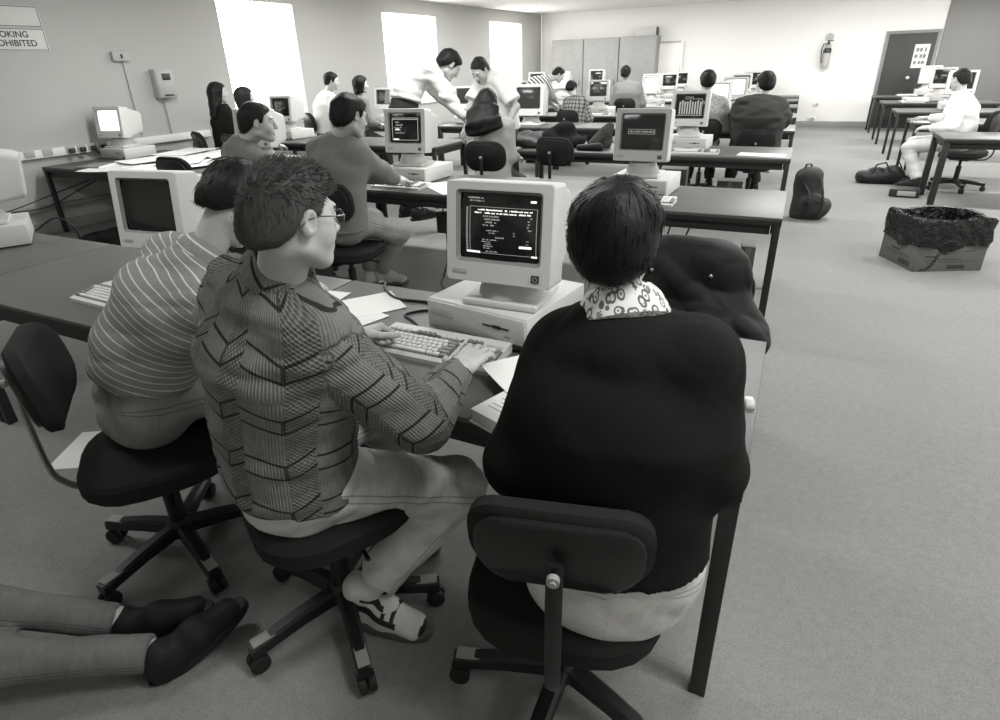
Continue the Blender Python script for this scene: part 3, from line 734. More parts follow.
def c_main():
    a = frame_rects(.135, .10, .955, .80, .006)
    bold = text_rows(3, 1, .24, .90, .735, .775, False) + text_rows(5, 1, .20, .88, .690, .730, False)
    body = text_rows(1, 4, .30, .52, .51, .685) + text_rows(2, 5, .82, .90, .47, .685) + text_rows(8, 2, .34, .50, .40, .47) + text_rows(9, 2, .66, .72, .38, .46) + text_rows(10, 1, .44, .66, .335, .375) + text_rows(11, 5, .28, .54, .165, .33) + text_rows(12, 3, .80, .90, .27, .34) + text_rows(14, 1, .34, .52, .115, .155)
    bar = [(.755, .215, .90, .250), (.09, .095, .27, .125), (.90, .085, .965, .112)]
    top = text_rows(4, 2, .08, .52, .86, .945) ; lt = [(.87, .885, .935, .915)]
    ruler = [(.085, .12 + i * .028, .11, .136 + i * .028) for i in range(24)]
    return [('screen_text', MAT['glow'], bold + bar + lt), ('screen_text_dim', MAT['glow_dim'], body + a + top + ruler)]
def c_window():
    return [('screen_text', MAT['glow_dim'], frame_rects(.08, .08, .92, .86, .02) + [(.1, .79, .9, .82)] + text_rows(22, 5, .14, .5, .3, .75)), ('screen_highlight', MAT['glow'], [(.2, .44, .33, .48), (.12, .10, .3, .14)])]
def c_bars():
    r = random.Random(4); R = [];
    for i in range(9): x = .13 + i * .088; R.append((x, .16, x + .05, .70 + .06 * (i % 3 == 1)))
    return [('bars', MAT['glow_mid'], R), ('screen_text', MAT['glow_dim'], [(.06, .10, .94, .13), (.9, .13, .92, .8)] + text_rows(31, 2, .3, .9, .78, .93))]
def c_box():
    return [('screen_text', MAT['glow_dim'], frame_rects(.16, .44, .80, .58, .012) + text_rows(41, 1, .20, .78, .47, .56, False))]
def c_lines(seed): return [('screen_text', MAT['glow_dim'], text_rows(seed, 7, .15, .8, .25, .85))]
def monitor(label, loc, rz, group, scr='screen', content=None, s=1.0, hk=1.0, st=.092):
    t = thing('monitor', label, 'computer monitor', loc, rz, group); monitor_parts(t, MAT[scr], content, s, True, hk, st); return t
def unit_parts(t, w=.41, d=.40, h=.120):
    mb = MB().box((0, d / 2, h / 2 + .004), (w, d, h - .008), .005); obj('case', mb, MAT['plastic'], t)
    mb = MB().box((0, -.004, h / 2 + .002), (w * .985, .012, h * .88), .004); fp = obj('front_panel', mb, MAT['plastic2'], t)
    mb = MB().box((w * .22, -.0105, h * .62), (.105, .003, .006), .001); mb.box((w * .23, -.0105, h * .62), (.030, .004, .012), .001); obj('disk_slot', mb, MAT['slot'], fp)
    mb = MB().box((w * .33, -.0105, h * .40), (.022, .003, .006)); obj('indicator', mb, MAT['bezel_in'], fp)
    mb = MB().box((w * .43, -.010, h * .17), (.036, .006, .018), .001); obj('power_switch', mb, MAT['slot'], fp)
    mb = MB().box((-w * .33, -.0105, h * .66), (.095, .002, .032), .001); obj('name_plate', mb, MAT['plate'], fp)
    mb = MB()
    for i in range(3): mb.box((-w * .1, -.0105, h * (.12 + i * .05)), (w * .7, .002, .002))
    obj('groove', mb, MAT['bezel_in'], fp)
    for a in (-1, 1):
        for b in (.05, d - .05): obj('foot', MB().cyl((a * w * .4, b, 0), (a * w * .4, b, .008), .014, 12), MAT['sole_black'], t)
def unit(label, loc, rz, group):
    t = thing('system_unit', label, 'computer', loc, rz, group); unit_parts(t); return t
def keyboard_parts(t, fine=True):
    W, D = .455, .185
    mb = MB()
    pr = [(-D / 2, 0), (-D / 2, .014), (-D / 2 + .01, .019), (D / 2 - .03, .032), (D / 2, .032), (D / 2, 0)]
    L = [V(-W / 2, y, z) for y, z in pr]; R = [V(W / 2, y, z) for y, z in pr]; n = len(pr)
    mb.add(L + R, [tuple(range(n))[::-1], tuple(range(n, 2 * n))] + [(i, (i + 1) % n, n + (i + 1) % n, n + i) for i in range(n)][::1]); obj('case', mb, MAT['plastic'], t)
    sl = math.atan2(.013, D - .04); rx = Matrix.Rotation(sl, 3, 'X')
    zt = lambda y: .019 + (y + D / 2 - .01) * math.tan(sl)
    wl = MB(); k1 = MB(); k2 = MB(); p = .0192
    KL = []
    def key(m, x, y, w=1, h=1): KL.append((0 if m is k1 else 1, x, y, w, h))
    y0 = -D / 2 + .028
    for (xc, w, yy, hh) in ((-.0725, .290, y0 + 2 * p, 5 * p), (.1185, .06, y0 + 2 * p, 5 * p), (.1865, .08, y0 + 2 * p, 5 * p), (-.0725, .29, y0 + 5.6 * p, p)): wl.box((xc, yy, zt(yy) - .0006), (w, hh, .003), 0, rx)
    for r_ in range(5):
        y = y0 + r_ * p; x = -.2175
        ws = {0: [1.5, 1.25, 1.25, 7, 1.25, 1.25, 1.5], 1: [2.25] + [1] * 10 + [2.75 - .5], 2: [1.75] + [1] * 11 + [2.25], 3: [1.5] + [1] * 12 + [1.5], 4: [1] * 13 + [2]}[r_]
        k_ = 15.1 / sum(ws)
        for i, w in enumerate(ws):
            w *= k_; dark = (i == 0 or i == len(ws) - 1) and not (r_ == 4 and i == 0); key(k2 if dark else k1, x + w * p / 2, y, w); x += w * p
    for g in range(3):
        for i in range(4): key(k2 if g == 1 else k1, -.196 + g * .098 + i * p, y0 + 5.6 * p)
    for i in range(3):
        key(k2, .0995 + i * p, y0); key(k2, .0995 + i * p, y0 + 3 * p); key(k2, .0995 + i * p, y0 + 4 * p); key(k2, .0995 + i * p, y0 + 5.6 * p)
    key(k2, .0995 + p, y0 + p)
    for r_ in range(5):
        for i in range(4):
            if i == 3 and r_ in (1, 3): continue
            hh = 2 if (i == 3 and r_ in (0, 2)) else 1
            key(k1 if i < 3 else k2, .158 + i * p, y0 + (r_ + (.5 if hh == 2 else 0)) * p, 1, hh)
    obj('key_well', wl, MAT['keywell'], t)
    if fine:
        for c_, x_, y_, w_, h_ in KL:
            q = MB(); q.box((x_, y_, zt(y_) + .0055), (p * w_ - .0028, p * h_ - .0028, .011), .0022, rx, seg=1); obj('key', q, MAT['key' if c_ == 0 else 'key_dark'], t)
    else:
        both = MB()
        for c_, x_, y_, w_, h_ in KL: both.box((x_, y_, zt(y_) + .0055), (p * w_ - .0028, p * h_ - .0028, .011), .0022, rx, mi=c_, seg=1)
        obj('keys', both, [MAT['key'], MAT['key_dark']], t)['kind'] = 'stuff'
    mb = MB().box((.187, y0 + 5.6 * p, zt(y0 + 5.6 * p) + .0006), (.06, .011, .0016), .0005, rx); obj('name_plate', mb, MAT['plate'], t)
def keyboard(label, loc, rz, group, fine=False):
    t = thing('keyboard', label, 'keyboard', loc, rz, group); keyboard_parts(t, fine); return t
def pad_rings(w, h, th, r, fn, n=5):
    """puffy rounded pad: rings in (x,z) plane stacked along thickness"""
    rings = []
    for t, g in ((-.5, -.030), (-.46, -.012), (-.28, 0), (.28, 0), (.46, -.012), (.5, -.030)):
        ring = rrect(w + 2 * g, h + 2 * g, max(r + g, .02), 0, 0, 0, n); rings.append([fn(p[0], p[2], t * th) for p in ring])
    return rings
def chair(label, loc, rz, group, seat_z=.47, back_z=.79, back_w=.40, back_h=.27, tilt=8, mat='chair_fabric', base_rot=0, armrest=False, chrome=False, back=True):
    """rz = direction the sitter faces (0 = +Y)"""
    t = thing('office_chair', label, 'chair', loc, rz, group)
    mb = MB(); mb.loft(pad_rings(.46, .44, .075, .16, lambda x, y, q: V(x, y, seat_z - .04 + q + (-.03 * max(0, (y - .1) / .12) ** 2)))); obj('seat', mb, MAT[mat], t)
    mb = MB(); mb.loft([[V(p[0] * g, p[2] * g, z) for p in rrect(.42, .40, .15)] for z, g in ((seat_z - .098, .72), (seat_z - .088, .95), (seat_z - .074, 1.0))]); obj('seat_pan', mb, MAT['chair_plastic'], t)
    ca, sa = math.cos(rad(tilt)), math.sin(rad(tilt))
    if not back: return chair_base(t, seat_z, base_rot)
    def bf(x, z, q): 
        y = -.235 + q + .9 * x * x - .0; return V(x, y * 1 - (z) * sa, back_z + z * ca)
    mb = MB(); mb.loft([[V(*p) for p in r] for r in pad_rings(back_w, back_h, .05, back_h * .40, bf)]); obj('backrest', mb, MAT[mat], t)
    mb = MB(); mb.loft([[V(p[0], -.270 + .9 * p[0] ** 2 - p[2] * sa + q, back_z + p[2] * ca) for p in rrect(back_w * .90 * g, back_h * .84 * g, back_h * .34 * g)] for q, g in ((-.004, .92), (.0, 1.0), (.012, 1.0))]); obj('back_shell', mb, MAT['chair_plastic'], t)
    mb = MB(); pts = [(0, .0, seat_z - .105), (0, -.14, seat_z - .110), (0, -.245, seat_z - .095), (0, -.295, seat_z - .03), (0, -.300, back_z - .10), (0, -.288, back_z + .01)]
    fine = []
    for i in range(len(pts) - 1):
        for q in range(4): fine.append(V(*pts[i]) * (1 - q / 4) + V(*pts[i + 1]) * (q / 4))
    fine.append(V(*pts[-1])); sm = [fine[0]] + [(fine[i - 1] + fine[i] * 2 + fine[i + 1]) / 4 for i in range(1, len(fine) - 1)] + [fine[-1]]
    mb.tube(sm, .017, 10, flat=.45); bar = obj('back_support', mb, MAT['chair_steel'] if chrome else MAT['chair_plastic'], t)
    mb = MB().cyl((0, -.31, back_z), (0, -.322, back_z), .012, 14); mb.cyl((0, -.322, back_z), (0, -.327, back_z), .006, 8); obj('knob', mb, MAT['badge_in'], bar)
    return chair_base(t, seat_z, base_rot)
def chair_base(t, seat_z, base_rot):
    mb = MB().cyl((0, 0, .10), (0, 0, .28), .028, 18); mb.cyl((0, 0, .28), (0, 0, seat_z - .10), .016, 14); mb.box((0, 0, seat_z - .108), (.16, .2, .025), .006); obj('column', mb, MAT['chair_plastic'], t)
    mb = MB(); mb.tube([(.04, .02, seat_z - .115), (.16, .03, seat_z - .12), (.21, .03, seat_z - .125)], .006, 6); obj('lever', mb, MAT['chair_plastic'], t)
    mb = MB(); mb.lathe([(.045, .075), (.05, .09), (.045, .125), (.03, .14)], 20); hub = obj('hub', mb, MAT['chair_plastic'], t)
    for k in range(5):
        a = rad(base_rot + 72 * k); d = V(math.cos(a), math.sin(a), 0); w = V(-d[1], d[0], 0)
        mb = MB(); mb.loft([[d * q + w * (x * ww) + V(0, 0, zz + y * hh) for x, y in ((-.5, -.5), (.5, -.5), (.5, .3), (.3, .5), (-.3, .5), (-.5, .3))] for q, zz, ww, hh in ((.02, .105, .05, .05), (.15, .098, .045, .042), (.27, .082, .042, .036), (.30, .080, .040, .034))])
        lg = obj('leg', mb, MAT['chair_plastic'], t)
        mb = MB().box(tuple(d * .255 + V(0, 0, .1015)), (.075, .034, .006), .002, Matrix.Rotation(a, 3, 'Z')); obj('foot_pad', mb, MAT['grip'], lg)
        c = d * .285
        mb = MB()
        for e in (-1, 1): mb.lathe([(.012, -.011), (.027, -.010), (.029, -.006), (.029, .006), (.027, .010), (.012, .011)], 18, tuple(c + w * e * .014 + V(0, 0, .029)), axes=(d, V(0, 0, 1), w))
        mb.cyl(tuple(c + V(0, 0, .029)), tuple(c + V(0, 0, .075)), .008, 8); obj('caster', mb, MAT['sole_black'], lg)
    return t
def sheet(label, loc, rz, w=.21, d=.297, curl=.0, mat='paper', name='paper_sheet', cat='paper', group='loose papers on the tables', seed=0, th=.0012):
    mb = MB(); r = random.Random(seed); a, b = r.uniform(-1, 1), r.uniform(-1, 1)
    f = lambda u, v: V((u - .5) * w, (v - .5) * d, th + curl * (abs(u - .5) * 2) ** 2 * (.6 + .4 * a) + curl * .8 * max(0, v - .55) ** 2 * 4 * (.5 + .5 * b))
    mb.grid(f, 8, 8); n = len(mb.v); mb.grid(lambda u, v: f(u, v) - V(0, 0, th), 8, 8); mb.f[64:] = [q[::-1] for q in mb.f[64:]]
    ring = [i for i in range(9)] + [9 * j + 8 for j in range(1, 9)] + [72 + i for i in range(7, -1, -1)] + [9 * j for j in range(7, 0, -1)]
    for i in range(len(ring)): p, q = ring[i], ring[(i + 1) % len(ring)]; mb.f.append((p, p + n, q + n, q)); mb.m.append(0)
    uv = [(p[0], p[1]) for p in mb.v]
    o = obj(name, mb, MAT[mat], None, loc, rz, uv=uv); tag(o, label, cat, group); return o
def stack(label, loc, rz, w, d, n, seed, name='paper_stack', cat='papers', group=None):
    r = random.Random(seed); t = thing(name, label, cat, loc, rz, group); z = 0
    for i in range(n):
        h = r.uniform(.003, .012); mb = MB().box((r.uniform(-.02, .02), r.uniform(-.02, .02), z + h / 2), (w, d, h), .0008, Matrix.Rotation(rad(r.uniform(-9, 9)), 3, 'Z'))
        z += h; obj('sheet_pile', mb, MAT['paper' if i == n - 1 or i % 2 else 'paper_edge'], t)
    return t
# ------------------------------------------------------------------ the room
WX, WY, WR, WF, CH = -7.8, 16.6, 4.6, -2.6, 2.75
struct('floor', MB().box(((WX + WR) / 2, (WY + WF) / 2, -.05), (WR - WX + .3, WY - WF + .3, .1)), MAT['carpet'])
struct('ceiling', MB().box(((WX + WR) / 2, (WY + WF) / 2, CH + .05), (WR - WX + .3, WY - WF + .3, .1)), MAT['ceiling'])
struct('wall_back', MB().box(((-6.55 + WR) / 2, WY + .1, CH / 2), (WR + 6.55, .2, CH)), MAT['wall_pale'])
struct('wall_front', MB().box(((WX + WR) / 2, WF - .1, CH / 2), (WR - WX, .2, CH)), MAT['wall_pale'])
TH = math.atan2(.8, 13.1); PIV = V(-7.4, 3.5, 0); DW = V(math.sin(TH), math.cos(TH), 0); NW = V(math.cos(TH), -math.sin(TH), 0); RZ = -math.degrees(TH)
def lw(s, z, out=0): return tuple(PIV + DW * s + NW * out + V(0, 0, z))     # a place on the left wall, which runs slightly out of square
HT = 2.5
def wall_with_windows(name, sgn, y0, y1, wins, mat, **k):
    mb = MB(); y = y0
    for a, b, s0 in wins:
        mb.box((sgn * .1, (y + a) / 2, CH / 2), (.2, a - y, CH)); mb.box((sgn * .1, (a + b) / 2, s0 / 2), (.2, b - a, s0)); mb.box((sgn * .1, (a + b) / 2, (HT + CH) / 2), (.2, b - a, CH - HT)); y = b
    mb.box((sgn * .1, (y + y1) / 2, CH / 2), (.2, y1 - y, CH)); return struct(name, mb, MAT[mat], **k)
wins = [(2.98, 4.34, .90), (6.46, 8.18, .90), (10.39, 12.05, .90)]
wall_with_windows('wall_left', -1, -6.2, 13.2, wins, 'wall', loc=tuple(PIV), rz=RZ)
added_wins = [(8.8, 10.8, .9), (12.2, 14.4, .9)]  # unseen windows added on the right to light the back wall
wall_with_windows('wall_right', 1, WF, WY, added_wins, 'wall_pale', loc=(WR, 0, 0))
for i, (sgn, (a, b, s0)) in enumerate([(-1, w) for w in wins] + [(1, w) for w in added_wins]):
    kw = dict(loc=tuple(PIV), rz=RZ) if sgn < 0 else dict(loc=(WR, 0, 0))
    mb = MB()
    for q in (a + .02, b - .02): mb.box((sgn * .14, q, (s0 + HT) / 2), (.05, .04, HT - s0), .004)
    for q in (s0 + .02, HT - .02): mb.box((sgn * .14, (a + b) / 2, q), (.05, b - a - .08, .04), .004)
    w = struct('window_%d' % (i + 1), mb, MAT['white_paint'], **kw)  # the right wall pair is added for its light
    struct('blind', MB().box((sgn * .10, (a + b) / 2, (s0 + HT) / 2), (.012, b - a - .02, HT - s0 - .01)), MAT['blind'], w)
    struct('sill', MB().box((sgn * .03, (a + b) / 2, s0 + .012), (.13, b - a - .01, .022), .004), MAT['white_paint'], w)
struct('baseboard_back', MB().box(((-6.55 + 1.42) / 2, WY - .008, .065), (1.42 + 6.55, .016, .13), .003), MAT['skirting'])
struct('baseboard_left', MB().box((.009, 3.5, .06), (.018, 19.0, .12), .003), MAT['skirting'], loc=tuple(PIV), rz=RZ)
# cable trunking along the left wall, just above the tables
struct('trim_1', MB().box((.025, .0, .845), (.05, 4.9, .085), .004), MAT['white_paint'], loc=tuple(PIV), rz=RZ)
struct('trim_2', MB().box((.03, .0, .28), (.06, 4.6, .055), .004), MAT['skirting'], loc=tuple(PIV), rz=RZ)
for k, y in enumerate((.20, .38, .62, .74, .86, .98)):
    plugged = k >= 2
    t = thing('wall_socket', ['white wall socket nearest the left edge of the photo, nothing plugged in', 'white empty wall socket beside the plugged row, second from the near end', 'wall socket holding the first black plug of the row above the left table', 'wall socket holding the second black plug of the row above the left table', 'wall socket holding the third black plug of the row above the left table', 'wall socket holding the black plug nearest the bright monitor'][k], 'socket', lw(y, .855, .05), RZ, 'sockets on the wall trunking')
    obj('plate', MB().box((.004, 0, 0), (.008, .10, .072), .002), MAT['plate'], t)
    if plugged:
        p = obj('plug', MB().box((.030, 0, -.012), (.045, .055, .05), .008), MAT['dark_plastic'], t)
        obj('cord', MB().tube([(.045, 0, -.03), (.06, .01, -.06), (.07, .03, -.085), (.05, .05, -.10)], .004, 6), MAT['cable'], p)
# door
dx0, dx1, dh = 1.50, 2.36, 1.90
d = struct('door_1', MB().box(((dx0 + dx1) / 2, WY - .025, dh / 2 + .005), (dx1 - dx0, .045, dh), .004), MAT['door'])
mb = MB()
for q in (dx0 - .03, dx1 + .03): mb.box((q, WY - .02, dh / 2 + .02), (.06, .04, dh + .07), .004)
mb.box(((dx0 + dx1) / 2, WY - .02, dh + .035), (dx1 - dx0 + .12, .042, .06), .004); struct('door_frame', mb, MAT['frame'], d)
mb = MB(); mb.lathe([(.030, 0), (.030, .008), (.012, .012), (.012, .04), (.030, .05), (.034, .065), (.026, .08), (.01, .085)], 20, (2.0, WY - .048, 1.04), axes=(V(1, 0, 0), V(0, 0, 1), V(0, -1, 0))); struct('door_handle', mb, MAT['white_paint'], d)
# grey sheet over the back wall beyond the door
struct('grey_panel', MB().box((3.5, WY - .012, CH / 2), (2.1, .024, CH - .01), .003), MAT['frame'])
def text(s, size, loc, rot_, mat, name, parent, align='LEFT', ext=.0008):
    c = bpy.data.curves.new(name, 'FONT'); c.body = s; c.size = size; c.align_x = align; c.extrude = ext; c.space_line = 1.0; c.offset = size * .018
    o = bpy.data.objects.new(name, c); COL.objects.link(o); dg = bpy.context.evaluated_depsgraph_get(); me = bpy.data.meshes.new_from_object(o.evaluated_get(dg)); bpy.data.objects.remove(o); 
    me.materials.clear(); me.materials.append(mat); o = bpy.data.objects.new(name, me); COL.objects.link(o); o.parent = parent; o.location = loc; o.rotation_euler = rot_; return o
# no smoking sign, left wall
sg = obj('sign', MB().box((0, 0, 0), (.006, .62, .215), .001), MAT['sign'], None, lw(.44, 1.965, .004), RZ); tag(sg, 'white wall sign with dark border and two lines of capitals reading smoking prohibited', 'sign', 'notices on the left wall')
mb = MB()
for a, b, c, e in ((0, .098, .60, .006), (0, -.098, .60, .006), (.297, 0, .006, .202), (-.297, 0, .006, .202)): mb.box((.0035, a, b), (.001, c, e))
obj('border', mb, MAT['ink'], sg)
R_ = (PI / 2, 0, PI / 2)
text('SMOKING', .082, (.0035, .145, .020), R_, MAT['ink'], 'lettering', sg, 'RIGHT'); text('PROHIBITED', .082, (.0035, .205, -.062), R_, MAT['ink'], 'lettering', sg, 'RIGHT')
s2 = obj('sign', MB().box((0, 0, 0), (.006, .56, .20), .001), MAT['sign'], None, lw(.47, 2.18, .004), RZ); tag(s2, 'white blank lower part of another sign mounted just above the smoking notice', 'sign', 'notices on the left wall')
mb = MB()
for a, b, c, e in ((0, .09, .54, .006), (0, -.09, .54, .006), (.267, 0, .006, .186), (-.267, 0, .006, .186)): mb.box((.0035, a, b), (.001, c, e))
obj('border', mb, MAT['ink'], s2)
# boxes on the left wall
t = thing('switch_box', 'small grey junction box high on left wall with a thin conduit below', 'switch', lw(1.48, 1.80), RZ); obj('box', MB().box((.03, 0, 0), (.06, .20, .10), .006), MAT['grey_metal'], t); obj('switch', MB().box((.066, .0, 0), (.014, .02, .045), .003), MAT['dark_plastic'], t); obj('conduit', MB().cyl((.012, .03, -.05), (.012, .03, -.90), .009, 10), MAT['grey_metal'], t)
t = thing('alarm_panel', 'pale grey metal control box with small dark window on left wall', 'control panel', lw(1.93, 1.49), RZ); obj('case', MB().box((.055, 0, 0), (.11, .25, .33), .008), MAT['grey_metal'], t); obj('cover', MB().box((.114, 0, 0), (.010, .22, .29), .004), MAT['plate'], t)
mb = MB().box((.121, .01, .075), (.006, .11, .075), .001); wdw = obj('display', mb, MAT['dark_plastic'], t); obj('latch', MB().box((.122, 0, -.135), (.01, .12, .014), .002), MAT['dark_plastic'], t); obj('conduit', MB().cyl((.015, -.02, -.165), (.015, -.02, -.60), .010, 10), MAT['grey_metal'], t)
# cupboards along the back wall
yc = 16.08
for i, (a, b) in enumerate(((-6.06, -5.20), (-5.195, -4.275), (-4.27, -3.36))):
    t = thing('cupboard', ['tall veneered cupboard against the back wall, in the corner by the window', 'tall veneered cupboard, the middle one of three along the back wall', 'tall veneered cupboard on the back wall next to the white board'][i], 'cupboard', ((a + b) / 2, yc + .25, 0), 0, 'tall cupboards along the back wall'); w = b - a
    obj('carcass', MB().box((0, .01, 1.05), (w - .004, .47, 2.1), .004), MAT['laminate_brown'], t)
    dr = obj('door', MB().box((0, -.238, 1.06), (w - .02, .022, 2.02), .003), MAT['laminate_brown'], t); obj('handle', MB().cyl((w * .40, -.262, 1.0), (w * .40, -.262, 1.14), .007, 8), MAT['dark_plastic'], dr)
pj = thing('carton', 'pale cardboard carton lying on top of the cupboard nearest the white board', 'box', (-3.66, yc + .25, 2.10)); obj('box', MB().box((0, 0, .10), (.50, .34, .20), .004), MAT['plate'], pj); obj('end_flap', MB().box((.256, 0, .10), (.010, .30, .17), .002), MAT['dark_plastic'], pj)
# white board on the back wall
t = thing('whiteboard', 'narrow white flip board standing against the back wall beside the cupboards', 'whiteboard', (-3.10, WY - .08, 0)); obj('board', MB().box((0, 0, 1.45), (.62, .02, 1.06), .004), MAT['paper'], t)
mb = MB()
for q in (-1, 1): mb.tube([(q * .26, .02, 1.9), (q * .30, -.06, .0)], .012, 8)
mb.tube([(-.27, .0, .92), (.27, .0, .92)], .010, 8); obj('stand', mb, MAT['grey_metal'], t); obj('clip', MB().box((0, -.016, 1.95), (.5, .02, .04), .003), MAT['grey_metal'], t)
# fire extinguisher
t = thing('fire_extinguisher', 'pale fire extinguisher with dark band hanging on the back wall', 'fire extinguisher', (.36, WY, 1.28)); c = (0, -.10, 0)
obj('cylinder', MB().lathe([(.02, 0), (.070, .005), (.078, .03), (.078, .34), (.06, .40), (.03, .43), (.03, .47)], 24, c), MAT['grey_metal'], t)
obj('band', MB().lathe([(.080, .30), (.080, .37), (.062, .405), (.079, .30)], 24, c, closed=True), MAT['dark_plastic'], t); obj('valve', MB().box((0, -.10, .50), (.05, .05, .07), .01).box((.03, -.10, .55), (.13, .025, .02), .004), MAT['dark_plastic'], t)
obj('hose', MB().tube([(-.03, -.10, .50), (-.10, -.12, .48), (-.12, -.14, .36), (-.10, -.15, .20), (-.085, -.14, .1)], .012, 8), MAT['dark_plastic'], t); obj('bracket', MB().box((0, -.012, .3), (.12, .02, .36), .004), MAT['grey_metal'], t)
mb = MB(); mb.lathe([(.085, 0), (.085, .008), (.0, .009)], 24, (0, -.005, .62), axes=(V(1, 0, 0), V(0, 0, 1), V(0, -1, 0))); obj('sign_disc', mb, MAT['grey_metal'], t)
for (x, z, n, lb) in ((.33, .51, 'wall_socket', 'small white socket on the back wall, the upper of two near the skirting'), (.29, .20, 'wall_socket', 'white socket box low on the back wall just above the skirting')):
    t = thing(n, lb, 'socket', (x, WY, z), 0, 'sockets on the back wall'); obj('plate', MB().box((0, -.012, 0), (.15 if z < .3 else .09, .024, .075), .004), MAT['white_paint'], t); obj('plug', MB().box((.03, -.04, .0), (.05, .04, .045), .006), MAT['plate'], t)
# poster on the door
t = obj('poster', MB().box((0, 0, 0), (.27, .004, .46), .0005), MAT['paper'], None, (2.145, WY - .052, 1.46)); tag(t, 'pale printed poster with dark blotches pinned on the dark door', 'poster')
mb = MB(); r = random.Random(3)
for i in range(9): 
    a, b = (i % 3 - 1) * .075 + r.uniform(-.01, .01), (i // 3 - 1) * .125; w, h = r.uniform(.02, .034), r.uniform(.03, .052)
    mb.lathe([(.0, -.0005), (1, -.0005), (1, .0005), (0, .0005)], 9, (a, -.003, b), w, h, axes=(V(1, 0, 0), V(0, 0, 1), V(0, -1, 0)))
obj('print', mb, MAT['bezel_in'], t)
# ------------------------------------------------------------------ tables
GT = 'long rows of computer tables'
def row(y, xs, labels, depth=.82):
    return [table(lb, a + .004, b - .004, y, depth, GT) for (a, b), lb in zip(zip(xs[1:], xs[:-1]), labels)]
row(1.16, (.03, -1.67, -3.37, -5.0), ['laminate table in front of the man in the dark sweater, nearest row', 'laminate table in the nearest row where the striped polo man leans', 'nearest row laminate table holding the monitor cut off by the left edge'], .80)
row(3.74, (.02, -1.70, -3.42, -5.14, -7.28), ['second row table whose right end stands by the aisle with a bare top', 'second row table where the student in grey sweatshirt types', 'second row table in front of the young man in profile', 'table against the left wall covered with papers and a bright monitor'], .84)
table('narrow table behind the paper covered one at the left wall', -7.22, -5.3, 4.60, .60, GT)
row(6.12, (.01, -1.36, -2.74), ['third row table by the aisle with a loose white sheet', 'third row table with dark jackets heaped on it'], .80)
row(6.14, (-3.75, -5.2, -6.7), ['third row table behind the two bending men at left', 'third row table by the first window'], .80)
row(8.5, (0, -1.7, -3.4, -5.1, -6.7), ['fourth row table in front of the broad man in charcoal sweatshirt', 'fourth row table, second from the aisle', 'fourth row table, third from the aisle', 'fourth row table by the second window'], .80)
row(10.4, (-.01, -1.7, -3.4, -5.1), ['fifth row table end by the aisle', 'fifth row table behind the bar chart monitor', 'fifth row table where the plaid shirt student sits'], .80)
row(12.45, (-.02, -1.7, -3.4, -5.1), ['sixth row table end by the aisle', 'sixth row table in front of the man in grey seen from behind', 'sixth row table in front of the cupboards'], .80)
row(14.2, (-.03, -1.7, -3.4, -5.1), ['seventh row table end by the aisle', 'seventh row table facing the white board', 'seventh row table close to the cupboards'], .80)
row(15.55, (-.04, -1.6, -3.0), ['last row table end in front of the back wall', 'last row table beside the white board'], .70)
GR = 'tables along the right side'
for y, x0, lb, dp in ((15.45, 1.38, 'right side table by the dark door, farthest of its file', .66), (13.5, 1.37, 'right side table, second in front of the dark door', .80), (11.45, 1.37, 'right side table in the middle of the file by the door', .80), (9.62, 1.37, 'right side table where the white shirted person rests a hand', .78), (7.95, 1.43, 'nearest right side table, standing behind the lined carton', .72)):
    table(lb, x0, x0 + 1.7, y, dp, GR, leg=.036 if y > 9 else .06)
# ------------------------------------------------------------------ computers
GM, GU, GK = 'computer monitors in the room', 'desktop system units in the room', 'keyboards in the room'
ZT, ZU = .7195, .8395
monitor('large near monitor showing a page of text, in front of the glasses man', (-.79, 1.615, ZU), 2, GM, 'screen', c_main(), 1.0, .96, .070)
unit('white desktop case under the near monitor with the text page', (-.868, 1.605, ZT), -9, GU)
keyboard('pale keyboard under the hands of the man in the patterned sweater', (-.945, 1.482, ZT), 0, GK, True)
monitor('blank dark monitor beyond the striped polo man', (-2.62, 1.70, ZT), 9, GM, 'screen', None, 1.06)
keyboard('keyboard partly behind the back of the striped polo man', (-2.42, 1.385, ZT), -2, GK, True)
monitor('monitor cut by the left edge of the photo on the nearest row', (-4.16, 1.60, ZU), -30, GM, 'screen')
unit('system unit cut by the left edge of the photo on the nearest row', (-4.20, 1.54, ZT), -30, GU)
